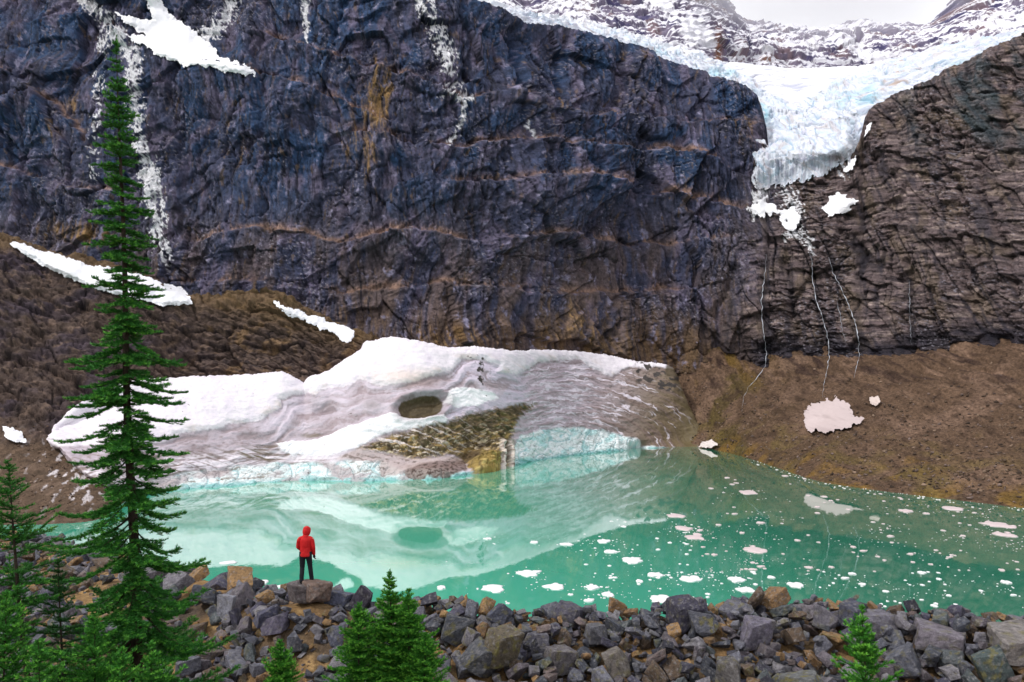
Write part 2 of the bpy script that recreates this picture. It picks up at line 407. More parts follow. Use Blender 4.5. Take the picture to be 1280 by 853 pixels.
C = mixc(C, (96, 88, 98), (1 - right) * sstep(0.2, 0.5, -vst) * sstep(0.0, 0.4, pn(X / 26 + 5, Z / 36, seed=90)) * 0.6)
C = mixc(C, (116, 94, 70), sstep(0.48, 0.7, fbm(wx / 2, wz / 8, o=3, seed=85)) * 0.5)
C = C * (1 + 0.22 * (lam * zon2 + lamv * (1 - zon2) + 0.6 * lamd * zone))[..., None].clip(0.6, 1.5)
C = mixc(C, (136, 132, 158), sstep(0.26, 0.6, fbm(X / 4, Z / 7, o=5, seed=86, gain=0.65)) * 0.75)
# the right-hand face: bedded grey-brown rock
CR = np.zeros(V.shape) + s2l((112, 97, 98))
bed = fbm(X / 22, sR * 2.2, o=4, seed=91)
CR = mixc(CR, (168, 150, 144), sstep(0.0, 0.6, bed) * 0.85)
CR = mixc(CR, (62, 54, 60), sstep(0.05, 0.5, fbm(X / 12, sF * 1.3, o=3, seed=92)) * 0.8)
CR = mixc(CR, (112, 96, 74), sstep(0.05, 0.55, fbm(wx / 10, wz / 14, o=3, seed=93)) * 0.45)
CR = mixc(CR, (48, 46, 58), sstep(0.05, 0.5, fbm(wx / 3.4, wz / 30, o=3, seed=94)) * 0.7)
CR = mixc(CR, (60, 76, 84), sstep(215, 150, wqy) * sstep(1100, 1180, wqx) * sstep(-0.2, 0.3, patch) * 0.8)
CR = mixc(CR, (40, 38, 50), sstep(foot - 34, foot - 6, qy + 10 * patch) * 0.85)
bedL = fbm(X / 18, (Z + 0.22 * X + 2.5 * pn(X / 30, Z / 30, seed=48)) / 1.3, o=4, seed=49, gain=0.65)
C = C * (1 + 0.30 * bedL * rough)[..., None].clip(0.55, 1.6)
C = mixc(C, (26, 26, 36), (1 - sstep(0.0, 0.05, np.minimum(e1, e2 + 0.03))) * 0.55 * rough)
CR = mixc(CR, (44, 40, 48), (1 - sstep(0.0, 0.04, np.minimum(g1e, g2e + 0.02))) * 0.4)
bR = fbm(X / 16, (Z - 0.1 * X + joff) / 0.9, o=4, seed=95, gain=0.65); CR = CR * (1 + 0.34 * bR)[..., None].clip(0.55, 1.6)
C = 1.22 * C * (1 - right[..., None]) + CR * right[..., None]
# black wet lines in the joints
C = mixc(C, (30, 30, 40), (1 - sstep(0.0, 0.07, np.minimum(jl, jl2 * 1.3 + 1 - right))) * 0.6 * jm)
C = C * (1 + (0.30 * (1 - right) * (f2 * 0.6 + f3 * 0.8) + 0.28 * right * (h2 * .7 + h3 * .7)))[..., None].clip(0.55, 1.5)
C = C * (1 + 0.34 * fine[..., None]).clip(0.4, 1.8)
C = mixc(C, (150, 146, 158), sstep(0.42, 0.62, fbm(X / 1.6, Z / 1.1, o=3, seed=87, gain=0.7) * rough + 0.25 * gnormals(V)[..., 2]) * 0.7)
wet = np.zeros_like(qx)
for pts in ([(958, 318), (952, 372), (956, 425), (958, 450)], [(1012, 312), (1016, 355), (1030, 402), (1036, 450)], [(1036, 322), (1052, 362), (1068, 400), (1074, 450)], [(1136, 350), (1140, 440)], [(918, 330), (906, 440)], [(985, 330), (994, 445)]):
    for (x0, y0), (x1, y1) in zip(pts[:-1], pts[1:]):
        t = np.clip(((qx - x0) * (x1 - x0) + (qy - y0) * (y1 - y0)) / ((x1 - x0) ** 2 + (y1 - y0) ** 2), 0, 1)
        wet = np.maximum(wet, np.exp(-(np.hypot(qx - x0 - t * (x1 - x0) - 2, qy - y0 - t * (y1 - y0)) / 5.0) ** 2))
C = mixc(C, (40, 38, 46), wet * sstep(-0.4, 0.3, streak + fine) * 0.75)
# snow lodged on steps and in gullies (real snow cover, broken by the rock)
nn = gnormals(V)
upf = nn[..., 2]
snow = np.zeros_like(qx)
def gully(path, w0, w1, a=1.0):
    global snow
    for i in range(len(path) - 1):
        (x0, y0), (x1, y1) = path[i], path[i + 1]
        t = np.clip(((wsx - x0) * (x1 - x0) + (wsy - y0) * (y1 - y0)) / ((x1 - x0) ** 2 + (y1 - y0) ** 2), 0, 1)
        d = np.hypot(wsx - x0 - t * (x1 - x0), wsy - y0 - t * (y1 - y0))
        f = (i + t) / (len(path) - 1)
        snow = np.maximum(snow, a * (1 - d / (w0 + (w1 - w0) * f)).clip(0, 1))
wsx = qx + 5 * fbm(X / 6, Z / 6, o=3, seed=101); wsy = qy + 5 * fbm(X / 6, Z / 6, o=3, seed=102)
gully([(108, 0), (130, 22), (150, 50), (170, 75)], 14, 12, 1.5)
gully([(140, 30), (128, 62)], 16, 12, 1.0)
gully([(165, 65), (165, 100), (170, 140), (178, 190), (188, 235), (195, 280), (205, 325)], 16, 14, 1.0)
gully([(125, 95), (120, 140), (115, 180), (118, 220)], 10, 8, 0.7)
gully([(185, 200), (195, 240), (200, 270)], 16, 10, 1.0)
gully([(292, 0), (284, 18), (270, 36), (256, 46)], 13, 16, 1.15)
gully([(382, 0), (380, 18), (383, 34), (384, 48)], 9, 5, 1.05)
gully([(524, 0), (545, 40), (558, 80), (570, 112)], 11, 14, 1.0)
gully([(538, 0), (556, 42), (566, 70)], 6, 7, 0.85)
gully([(556, 117), (572, 120), (588, 122)], 7, 7, 1.4)
gully([(582, 122), (577, 145), (570, 170), (562, 178)], 7, 5, 1.15)
gully([(660, 150), (668, 172)], 4, 4, 0.7)
gully([(952, 240), (945, 262), (946, 270)], 14, 10, 1.2)
gully([(985, 245), (995, 270), (990, 292)], 16, 14, 1.25)
gully([(996, 290), (1012, 304), (1018, 318)], 10, 4, 1.2)
gully([(1052, 205), (1056, 220)], 8, 8, 0.9)
lace = ridged((X + 0.3 * Z) / 3.4, (Z - 0.2 * X) / 7.5, o=3, seed=103, gain=0.6)
sn = 0.62 * snow + 1.15 * (lace - 0.52) + 0.35 * upf + 0.30 * fbm(X / 1.1, Z / 1.8, o=3, seed=104)
sm_ = sstep(0.50, 0.64, sn) * sstep(0.02, 0.15, snow)
C = mixc(C, (238, 238, 244), sm_)
m_cliff = surface_mat('cliff_rock', rough=0.8, vary=((0.35, 0.15), (1.4, 0.28)), bumps=((0.5, 1.2), (1.6, 0.7)), stretch=(1, 1, 0.7), spec=0.3)
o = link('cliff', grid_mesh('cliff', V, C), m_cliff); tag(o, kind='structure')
CLIFF = V
cliff_tree = None

def depth_sampler(V):
    """nearest surface distance at a photo pixel, from a grid surface (bucketed)"""
    qx, qy = proj(V); bx = np.round((qx + 300) / 2).astype(int); by = np.round((qy + 300) / 2).astype(int)
    W, Hh = 1000, 800
    buf = np.full((Hh, W), 1e9)
    ok = (bx >= 0) & (bx < W) & (by >= 0) & (by < Hh)
    np.minimum.at(buf, (by[ok], bx[ok]), V[..., 1][ok])
    def f(px, py, r=2):
        i = int(round((px + 300) / 2)); j = int(round((py + 300) / 2))
        w = buf[max(j - r, 0):j + r + 1, max(i - r, 0):i + r + 1]; w = w[w < 1e8]
        return float(np.min(w)) if len(w) else None
    return f
cliff_depth = depth_sampler(V)

# ------------------------------------------------------------------ snowy mountain behind the glacier
pxm = np.linspace(560, 1460, 620)
cols = []
for px, a, tp in ((560, 0, -75), (640, 0, -75), (760, 0, -75), (862, 0, -75), (895, 50, -20), (925, 70, 24), (960, 90, 36), (1100, 90, 38), (1175, 60, 34), (1212, 40, -30), (1235, 30, -75), (1300, 0, -75), (1460, -20, -75)):
    m1 = 0.5 * (tp + 50)
    cols.append((px, [(tp, 760 + a * 1.2), (m1, 705 + a), (50, 640 + a), (150, 560 + a)]))
Vm = sweep(cols, pxm, (110, 110, 120), smooth=14)
X, Z = Vm[..., 0], Vm[..., 2]
n = gnormals(Vm)
wz = Z + 5 * pn(X / 40, Z / 40, seed=5)
s1 = (wz + 0.05 * X + 5 * pn(X / 50, Z / 50, seed=7)) / 9.0
mf1, _ = facets((X + 0.5 * Z) / 46, (wz - 0.3 * X) / 40, 11); mf2, _ = facets((X + .2 * Z) / 17, wz / 12, 12); mf3, _ = facets(X / 7, wz / 4.5, 13)
d = 4 * mf1 + 1.6 * mf2 + 0.8 * mf3 + 8 * fbm(X / 70, Z / 120, o=3, seed=201) + 4 * (ridged(X / 28, Z / 50, o=3, seed=202) - .6) + 2.0 * strata(s1) + 0.6 * strata(s1 * 2.9 + pn(X / 12, Z / 12, seed=9)) + 1.8 * fbm(X / 5, Z / 5, o=3, seed=203)
Vm = (Vm + n * d[..., None]).astype(np.float32)
nn = gnormals(Vm); qx, qy = proj(Vm)
C = np.zeros(Vm.shape) + s2l((124, 116, 138))
C = mixc(C, (84, 80, 116), sstep(0, 0.5, fbm(X / 16, Z / 16, o=3, seed=204)))
C = mixc(C, (138, 112, 110), sstep(0.2, 0.6, fbm(X / 26, Z / 20, o=3, seed=205)) * 0.6)
C = mixc(C, (150, 104, 70), np.exp(-((qx - 898) / 5) ** 2) * sstep(20, 50, qy) * 0.8)
C = mixc(C, (150, 104, 62), 0.7 * np.exp(-((qx - 960) / 14) ** 2 - ((qy - 74) / 6) ** 2))
bedS = pn(X / 70, s1 * 2.6, seed=206) + 0.8 * pn(X / 30, s1 * 6.0, seed=207)
sn = 0.7 * nn[..., 2] + 0.72 * bedS + 0.24 * fbm(X / 9, Z / 5, o=4, seed=208) + 0.65 * fbm((X + 0.4 * Z) / 40, Z / 50, o=3, seed=209)
lim = 0.16 - 0.10 * sstep(905, 860, qx)
C = mixc(C, (240, 240, 248), sstep(lim, lim + 0.12, sn))
C = mixc(C, (240, 240, 248), sstep(0, 1.5, polysd(qx + 3 * pn(X / 6, Z / 6), qy + 3 * pn(X / 6, Z / 6, seed=4), [(858, 18), (874, 24), (893, 44), (897, 60), (880, 62), (862, 52), (848, 40)])) * 0.9)
o = link('mountain', grid_mesh('mountain', Vm, C), surface_mat('mountain_rock', rough=0.85, vary=((0.25, 0.15),), bumps=((0.35, 1.2),)))
tag(o, kind='structure')

# ------------------------------------------------------------------ scree slope on the right
pxr = np.linspace(790, 1500, 640)
def shoreY(py): return H * F / (py - HOR)
cols = []
for px, b, Yb_, p in ((790, 450, 345, 557), (850, 450, 344, 556), (895, 448, 338, 562), (940, 447, 334, 575), (985, 446, 326, 590), (1020, 445, 318, 603), (1080, 444, 308, 611), (1140, 441, 296, 619), (1280, 420, 268, 636), (1500, 405, 232, 652)):
    Ys = shoreY(p)
    ya = Ys + (Yb_ - Ys) * 0.5
    zb_ = H - (b - HOR) / F * Yb_
    za = zb_ * 0.42
    pa = HOR - (za - H) / ya * F
    zt = zb_ + 7; Yt = Yb_ + 9
    cols.append((px, [(HOR - (zt - H) / Yt * F, Yt), (b, Yb_), (pa, ya), (p, Ys), (HOR + (H + 7) / (Ys - 16) * F, Ys - 16)]))
Vs = sweep(cols, pxr, (20, 130, 150, 24), smooth=16)
X, Y, Z = Vs[..., 0], Vs[..., 1], Vs[..., 2]
n = gnormals(Vs); qx, qy = proj(Vs)
d = 1.6 * fbm(X / 30, Y / 30, o=3, seed=301) + 0.7 * fbm(X / 6, Y / 8, o=4, seed=302) + 0.35 * np.abs(fbm(X / 1.6, Y / 1.6, o=2, seed=303))
up = sstep(520, 450, qy)
d = d + up * (2.6 * (ridged(X / 14, Y / 60, o=3, seed=304) - 0.55) + 1.3 * fbm(X / 4, Z / 3, o=3, seed=305))
fade = sstep(0, 6, Z)
Vs = (Vs + n * (d * (0.12 + 0.88 * fade))[..., None]).astype(np.float32)
C = np.zeros(Vs.shape) + s2l((112, 90, 74))
g1 = fbm(X / 22, Y / 22, o=4, seed=306); g2 = fbm(X / 4, Y / 6, o=4, seed=307)
C = mixc(C, (140, 114, 98), sstep(0, 0.6, g1) * 0.7)
C = mixc(C, (92, 80, 46), sstep(0.0, 0.5, fbm(X / 14, Y / 18, o=3, seed=308)) * sstep(1030, 880, qx) * 0.85)
C = mixc(C, (78, 62, 52), sstep(0.05, 0.55, g2) * 0.7)
C = mixc(C, (138, 108, 58), sstep(7.0, 0.5, Z + 3 * g1) * sstep(-0.1, 0.4, fbm(X / 9, Y / 9, o=3, seed=309)) * 0.9)
C = mixc(C, (120, 104, 60), sstep(13, 3, Z + 5 * g2) * sstep(-0.2, 0.4, fbm(X / 16, Y / 16, o=3, seed=310)) * 0.6)
C = mixc(C, (62, 48, 46), up * sstep(0.1, 0.5, fbm(X / 5, Z / 5, o=3, seed=311)) * 0.8)
C = mixc(C, (150, 122, 104), up * sstep(0.2, 0.6, fbm(X / 7, Z / 4, o=3, seed=312)) * 0.7)
C = mixc(C, (128, 102, 52), up * sstep(0.1, 0.5, fbm(X / 8, Z / 18, o=3, seed=313)) * sstep(1000, 880, qx))
runs = fbm((X + 6 * pn(Y / 40, X / 60, seed=315)) / 3.0, Y / 45, o=4, seed=316)      # run-out streaks down the slope
C = C * (1 + 0.30 * runs)[..., None].clip(0.6, 1.5)
C = C * (1 + 0.45 * fbm(X / 0.9, Y / 1.1, o=2, seed=314)[..., None]).clip(0.45, 1.9) * 0.74
m_scree = surface_mat('scree', rough=0.95, vary=((1.5, 0.25), (5.0, 0.3)), bumps=((0.9, 0.5), (3.0, 0.3)), spec=0.1)
tag(link('scree_slope', grid_mesh('scree_slope', Vs, C), m_scree), kind='structure')
scree_depth = depth_sampler(Vs)

# ------------------------------------------------------------------ rock shoulder and bank on the left
pxl = np.linspace(-260, 560, 640)
cols = [
 (-260, [(230, 345), (262, 325), (380, 275), (520, 205), (640, 150), (690, 122)]),
 (0,    [(292, 350), (306, 332), (400, 285), (530, 215), (655, 153), (700, 125)]),
 (60,   [(308, 352), (322, 336), (410, 290), (535, 222), (655, 153), (700, 125)]),
 (140,  [(330, 356), (346, 342), (425, 300), (530, 240), (650, 157), (700, 125)]),
 (190,  [(352, 357), (366, 346), (432, 310), (520, 268), (606, 240), (650, 215)]),
 (240,  [(372, 358), (386, 348), (440, 325), (510, 300), (600, 275), (650, 262)]),
 (340,  [(366, 358), (380, 350), (430, 335), (500, 318), (600, 295), (650, 285)]),
 (400,  [(388, 358), (400, 352), (440, 340), (500, 322), (600, 305), (650, 295)]),
 (450,  [(414, 360), (424, 354), (446, 346), (500, 328), (600, 310), (650, 300)]),
 (500,  [(440, 362), (448, 356), (462, 350), (510, 335), (600, 318), (650, 305)]),
 (560,  [(455, 364), (462, 358), (474, 352), (520, 338), (600, 320), (650, 310)])]
topl = np.interp(pxl, [c[0] for c in cols], [c[1][0][0] for c in cols])
cmpY = lambda y: y if y < 190 else 190 + (y - 190) * 0.45
cols = [(c, [(p_, cmpY(y_)) for p_, y_ in pr]) for c, pr in cols]
Vl = sweep(cols, pxl, (16, 90, 110, 110, 30), smooth=14)
X, Y, Z = Vl[..., 0], Vl[..., 1], Vl[..., 2]
n = gnormals(Vl); qx, qy = proj(Vl)
rocky = sstep(560, 520, qy + 12 * pn(qx / 30, qy / 30, seed=2) - 0.1 * (qx - 0))
sB = (Z + 0.32 * X + 2.0 * pn(X / 14, Z / 14, seed=401)) / 3.0
SL = 0.75 * Z + 0.85 * Y + 1.2 * pn(X / 9, Y / 9, seed=33); qf1, qe1 = facets((X + 0.5 * SL) / 11, (SL + 0.25 * X) / 6, 31); qf2, qe2 = facets((X + 0.3 * SL) / 4.2, (SL + 0.3 * X) / 2.4, 32)
d = rocky * (3.0 * fbm(X / 28, Z / 22, o=3, seed=402) + 1.4 * qf1 + 0.7 * qf2 - 0.6 * (1 - sstep(0, 0.08, qe1)) - 0.45 * (1 - sstep(0, 0.09, qe2)) + 0.9 * strata(sB) + 1.6 * (ridged(X / 9, Z / 6, o=3, seed=403) - .6) + 0.9 * fbm(X / 2.5, Z / 2, o=3, seed=404)) + (1 - rocky) * (0.6 * fbm(X / 9, Y / 9, o=4, seed=405) + 0.25 * np.abs(fbm(X / 1.2, Y / 1.5, o=2, seed=406)))
Vl = (Vl + n * (d * (0.15 + 0.85 * sstep(0, 4, Z)))[..., None]).astype(np.float32)
C = np.zeros(Vl.shape) + s2l((86, 72, 66))
g1 = fbm(X / 16, Z / 10, o=4, seed=407); g2 = fbm(X / 3, Z / 2.2, o=4, seed=408)
C = mixc(C, (74, 64, 72), sstep(-0.1, 0.5, g1) * sstep(300, 150, qx))
C = mixc(C, (52, 44, 46), sstep(0.05, 0.5, g2) * 0.75)
C = mixc(C, (122, 98, 72), sstep(0.1, 0.55, fbm(X / 7, Z / 5, o=4, seed=409)) * sstep(150, 300, qx) * 0.8)
C = mixc(C, (124, 104, 92), sstep(0.25, 0.6, fbm(X / 4, sB * 2, o=3, seed=410)) * 0.6)
C = mixc(C, (34, 30, 34), (1 - sstep(0, 0.06, np.minimum(qe1, qe2 + 0.02))) * 0.6)
C = mixc(C, (112, 90, 62), sstep(330, 300, qy - 0.28 * (qx - 20) + 8 * g1) * 0.6)
Cb = np.zeros(Vl.shape) + s2l((98, 80, 66))
Cb = mixc(Cb, (122, 102, 88), sstep(0, 0.5, fbm(X / 8, Y / 10, o=4, seed=411)) * 0.7)
Cb = mixc(Cb, (76, 62, 50), sstep(0, 0.5, fbm(X / 2.5, Y / 3, o=3, seed=412)) * 0.7)
# thin remains of snow on the bank near the ice
lines = fbm((X + 0.3 * Y) / 1.6, (Y - 0.2 * X) / 5.5, o=3, seed=413)
Cb = mixc(Cb, (214, 206, 210), sstep(0.30, 0.42, lines + 0.25 * np.exp(-((qx - 105) / 45) ** 2 - ((qy - 600) / 40) ** 2) - 0.12) * np.exp(-((qx - 95) / 60) ** 2 - ((qy - 592) / 44) ** 2) * 1.3)
C = C * rocky[..., None] + Cb * (1 - rocky[..., None])
C = C * (1 + 0.35 * fbm(X / 0.9, Z / 0.9, o=2, seed=414)[..., None]).clip(0.5, 1.7)
tag(link('rocky_bank', grid_mesh('rocky_bank', Vl, C), surface_mat('bank_rock', rough=0.9, vary=((1.0, 0.2), (4.0, 0.28)), bumps=((0.8, 0.6), (3.0, 0.25)), spec=0.2)), kind='structure')
bank_depth = depth_sampler(Vl)

# ------------------------------------------------------------------ cloud bank spilling over the far ridge
m = bpy.data.materials.new('cloud_mist'); m.use_nodes = True; nt = m.node_tree
nt.nodes.remove(nt.nodes['Principled BSDF'])
vol = N(nt, 'ShaderNodeVolumePrincipled'); vol.inputs['Color'].default_value = (0.98, 0.98, 1, 1); vol.inputs['Anisotropy'].default_value = 0.2
tc_ = N(nt, 'ShaderNodeTexCoord'); ln = N(nt, 'ShaderNodeVectorMath', operation='LENGTH'); nt.links.new(tc_.outputs['Object'], ln.inputs[0])
nz_ = N(nt, 'ShaderNodeTexNoise'); nz_.inputs['Scale'].default_value = 2.5; nz_.inputs['Detail'].default_value = 4; nt.links.new(tc_.outputs['Object'], nz_.inputs['Vector'])
ma = N(nt, 'ShaderNodeMath', operation='MULTIPLY_ADD'); ma.inputs[1].default_value = 0.7; nt.links.new(nz_.outputs['Fac'], ma.inputs[0]); nt.links.new(ln.outputs['Value'], ma.inputs[2])
mr_ = N(nt, 'ShaderNodeMapRange'); mr_.inputs['From Min'].default_value = 1.3; mr_.inputs['From Max'].default_value = 0.75; mr_.inputs['To Min'].default_value = 0.0; mr_.inputs['To Max'].default_value = 0.014
nt.links.new(ma.outputs[0], mr_.inputs['Value']); nt.links.new(mr_.outputs[0], vol.inputs['Density'])
nt.links.new(vol.outputs[0], nt.nodes['Material Output'].inputs['Volume'])
bm = bmesh.new(); bmesh.ops.create_icosphere(bm, subdivisions=3, radius=1.0); me = bpy.data.meshes.new('cloud'); bm.to_mesh(me); bm.free()
cl = link('cloud', me, m); cl.scale = (135, 80, 50); cl.location = P(1045, -26, 640)
tag(cl, 'white cloud bank hiding the ridge above the glacier', 'cloud', kind='stuff')

# ------------------------------------------------------------------ loose stones on scree and bank
def hull_stone(r):
    bm = bmesh.new()
    for p in r.normal(size=(10, 3)): bm.verts.new(p / np.linalg.norm(p) * r.uniform(0.7, 1.1))
    bmesh.ops.convex_hull(bm, input=bm.verts)
    bmesh.ops.delete(bm, geom=[v for v in bm.verts if not v.link_faces], context='VERTS')
    bmesh.ops.triangulate(bm, faces=bm.faces); bm.verts.index_update()
    v = np.array([x.co[:] for x in bm.verts]); f = np.array([[y.index for y in x.verts] for x in bm.faces], np.int32); bm.free()
    return v, f
_r = np.random.default_rng(5)
HST = [hull_stone(_r) for _ in range(24)]
m_stone = surface_mat('loose_stone', rough=0.9, vary=((3, 0.25),), bumps=((4, 0.15),), spec=0.2)
def strew(name, label, S, n, smin, smax, pal, ok):
    vs, fs, cs, off = [], [], [], 0
    nr, nc = S.shape[:2]; qx, qy = proj(S); k = 0; t = 0
    while k < n and t < n * 12:
        t += 1
        i, j = _r.integers(2, nr - 2), _r.integers(2, nc - 2)
        p = S[i, j]
        if p[2] < 0.3 or not ok(qx[i, j], qy[i, j], p): continue
        s = min(smin * (1 - _r.uniform()) ** -0.55, smax)
        v, f = HST[_r.integers(24)]
        e = np.array(Euler((_r.normal() * 0.4, _r.normal() * 0.4, _r.uniform(0, 6.28))).to_matrix())
        w = (v * np.array((s, s * _r.uniform(0.6, 1), s * _r.uniform(0.4, 0.8))) * 0.5) @ e.T + p + np.array((0, 0, s * 0.12))
        vs.append(w); fs.append(f + off); off += len(w); cs.append(np.zeros((len(w), 3)) + s2l(pal[_r.integers(len(pal))]) * _r.uniform(0.6, 1.2)); k += 1
    tag(link(name, raw_mesh(name, np.vstack(vs), np.vstack(fs), np.vstack(cs), smooth=False), m_stone), label, 'stones', kind='stuff')
strew('talus_stones', 'countless loose brown stones over the scree slope right of the snowfield', Vs, 9000, 0.22, 1.5, [(108, 90, 78), (84, 70, 58), (132, 112, 96), (72, 60, 52), (120, 104, 98)], lambda x, y, p: 800 < x < 1330 and y > 452 + 20 * _r.uniform() and _r.uniform() < 0.25 + 0.75 * (y - 450) / 150)
strew('bank_stones', 'loose stones over the brown bank at the left picture edge', Vl, 2600, 0.18, 0.9, [(112, 92, 78), (92, 76, 64), (138, 116, 100), (80, 66, 58)], lambda x, y, p: -60 < x < 240 and y > 520)
# ------------------------------------------------------------------ ground under everything, lake
bm = bmesh.new()
for (x, y) in ((-4000, -3000), (4000, -3000), (4000, 5000), (-4000, 5000)): bm.verts.new((x, y, -9))
bm.faces.new(bm.verts); me = bpy.data.meshes.new('ground'); bm.to_mesh(me); bm.free()
tag(link('ground', me, surface_mat('valley_floor', rgb=s2l((96, 84, 70)), vary=((0.05, 0.3), (0.4, 0.3)), bumps=((0.3, 1.0),))), kind='structure')

m_water, nt, b = newmat('glacial_water')
b.inputs['Base Color'].default_value = (*s2l((58, 178, 148)), 1)
b.inputs['Roughness'].default_value = 0.025; b.inputs['IOR'].default_value = 1.5; b.inputs['Coat Weight'].default_value = 0.85; b.inputs['Coat Roughness'].default_value = 0.02; b.inputs['Coat IOR'].default_value = 1.4; b.inputs['Specular IOR Level'].default_value = 0.5
geo = N(nt, 'ShaderNodeNewGeometry'); mp = N(nt, 'ShaderNodeMapping'); mp.inputs['Scale'].default_value = (0.5, 0.22, 1)
nt.links.new(geo.outputs['Position'], mp.inputs[0])
nz = N(nt, 'ShaderNodeTexNoise'); nz.inputs['Scale'].default_value = 1.0; nz.inputs['Detail'].default_value = 3
nt.links.new(mp.outputs[0], nz.inputs['Vector'])
bp = N(nt, 'ShaderNodeBump'); bp.inputs['Distance'].default_value = 0.012; bp.inputs['Strength'].default_value = 1.0
nt.links.new(nz.outputs['Fac'], bp.inputs['Height']); nt.links.new(bp.outputs[0], b.inputs['Normal'])
# uneven body colour: paler turquoise on the left, darker green towards the scree shore
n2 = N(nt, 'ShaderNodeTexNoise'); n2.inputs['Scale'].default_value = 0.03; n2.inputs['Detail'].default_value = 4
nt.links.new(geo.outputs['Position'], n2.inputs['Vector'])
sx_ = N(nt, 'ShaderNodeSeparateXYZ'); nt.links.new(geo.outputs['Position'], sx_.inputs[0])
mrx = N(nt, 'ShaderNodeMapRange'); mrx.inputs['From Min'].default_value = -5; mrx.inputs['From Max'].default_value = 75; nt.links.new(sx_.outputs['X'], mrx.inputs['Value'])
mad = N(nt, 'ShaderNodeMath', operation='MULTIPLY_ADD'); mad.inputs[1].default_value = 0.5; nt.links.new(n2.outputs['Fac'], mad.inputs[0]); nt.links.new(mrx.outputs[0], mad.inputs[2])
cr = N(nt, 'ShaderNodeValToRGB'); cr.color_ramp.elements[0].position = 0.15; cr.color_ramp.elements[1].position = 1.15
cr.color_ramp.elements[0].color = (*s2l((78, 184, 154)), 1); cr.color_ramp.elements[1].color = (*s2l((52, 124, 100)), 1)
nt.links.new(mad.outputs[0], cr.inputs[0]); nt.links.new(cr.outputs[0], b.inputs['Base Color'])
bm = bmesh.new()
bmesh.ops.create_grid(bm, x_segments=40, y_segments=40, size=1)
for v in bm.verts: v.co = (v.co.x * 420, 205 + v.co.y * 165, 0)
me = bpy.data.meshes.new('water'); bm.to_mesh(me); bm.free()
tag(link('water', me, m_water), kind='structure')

def ice_mat(name, vary, bumps, rough=0.55, sub=0.0):
    m = surface_mat(name, rough=rough, vary=vary, bumps=bumps, spec=0.4)
    return m
m_snow = ice_mat('old_snow', ((0.8, 0.04), (6.0, 0.05)), ((0.5, 0.25), (2.5, 0.06)), 0.6)
m_glacier = ice_mat('glacier_ice', ((0.6, 0.06),), ((0.4, 0.5), (1.5, 0.2)), 0.5)

# ------------------------------------------------------------------ the snow and ice apron at the far shore
pxa = np.linspace(60, 893, 1124)
A = [  # column, top row, top distance, waterline row, ice-front height in rows, distance behind the front
 (60, 547, 210, 550, 1, 1), (74, 534, 218, 559, 3, 2), (88, 519, 230, 573, 5, 3), (102, 507, 238, 588, 6, 4), (118, 497, 246, 598, 7, 4), (145, 486, 257, 606, 10, 6), (180, 479, 276, 612, 14, 7), (240, 475, 290, 612, 18, 8),
 (300, 473, 303, 607, 22, 8), (338, 470, 310, 603, 24, 8), (352, 469, 311, 602, 24, 8), (366, 475, 312, 601, 24, 8), (381, 484, 312, 601, 25, 8), (388, 473, 316, 601, 25, 8), (412, 467, 322, 602, 26, 8), (436, 450, 332, 603, 27, 8), (455, 438, 340, 602, 27, 8), (458, 431, 341, 602, 27, 8),
 (490, 425, 334, 601, 25, 9), (520, 428, 333, 601, 22, 9), (560, 438, 333, 599, 22, 9), (600, 437, 333, 590, 30, 9), (625, 440, 332, 586, 36, 8), (645, 441, 331, 582, 40, 8), (680, 439, 328, 574, 38, 8), (720, 441, 325, 569, 32, 8), (760, 447, 322, 565, 26, 8), (800, 455, 319, 562, 20, 7), (830, 457, 317, 560, 14, 6), (842, 461, 317, 559, 11, 6), (850, 480, 316, 558, 8, 5), (862, 510, 314, 558, 5, 4), (878, 540, 310, 559, 3, 3), (893, 556, 304, 561, 2, 1)]
cols = []
for px, tp, Yt, wl, ih, bd in A:
    kk = float(np.interp(px, [520, 640, 700, 760, 850], [0.42, 0.54, 0.80, 1.0, 1.03])); Yt = Yt if Yt < 190 else 190 + (Yt - 190) * kk
    if px < 640: Yt -= 3
    Yw = shoreY(wl); ip = wl - ih; Yi = Yw + bd
    zt = H - (tp - HOR) / F * Yt; zi = H - (ip - HOR) / F * Yi
    pr = [(tp + 7, Yt + 12), (tp, Yt)]
    for f, e in ((0.33, 0.10), (0.66, 0.08)):
        y = Yt + (Yi - Yt) * f; z = zt + (zi - zt) * f + e * (zt - zi)
        pr.append((HOR + (H - z) / y * F, y))
    pr += [(ip, Yi), (wl, Yw), (wl + 6, Yw - 1.0)]
    if px < 215:      # here the snow lies on the bank, not in the water
        pr = [pr[0]] + [(p_, min(y_, (bank_depth(px, p_, 4) or 1e9) - 1.6)) for p_, y_ in pr[1:-1]] + [pr[-1]]
        pr[-1] = (wl + 4, pr[-2][1] + 2.0)
    cols.append((px, pr))
V = sweep(cols, pxa, (6, 60, 70, 70, 50, 8), smooth=2.0, smooth_y=22)
gx, gy = proj(V); X, Z = V[..., 0], V[..., 2]; Y = V[..., 1] + 1.4 * Z      # noise runs up the steep face
n = gnormals(V)
wX = gx + 4.0 * fbm(X / 7, Y / 9, o=5, seed=501, gain=0.6); wY = gy + 3.0 * fbm(X / 7, Y / 9, o=5, seed=502, gain=0.6)
P1 = [(40, 560), (40, 420), (900, 400), (845, 463), (819, 460), (806, 463), (786, 460), (765, 471), (755, 469), (734, 459), (721, 451), (675, 452), (659, 462), (644, 468), (621, 466), (622, 458), (598, 449), (577, 449), (562, 464), (536, 472), (505, 480), (484, 483), (451, 477), (430, 486), (412, 485), (395, 492), (364, 496), (353, 499), (352, 507), (340, 516), (332, 525), (323, 527), (287, 531), (271, 539), (240, 541), (220, 546), (204, 554), (150, 560), (110, 558), (85, 560)]
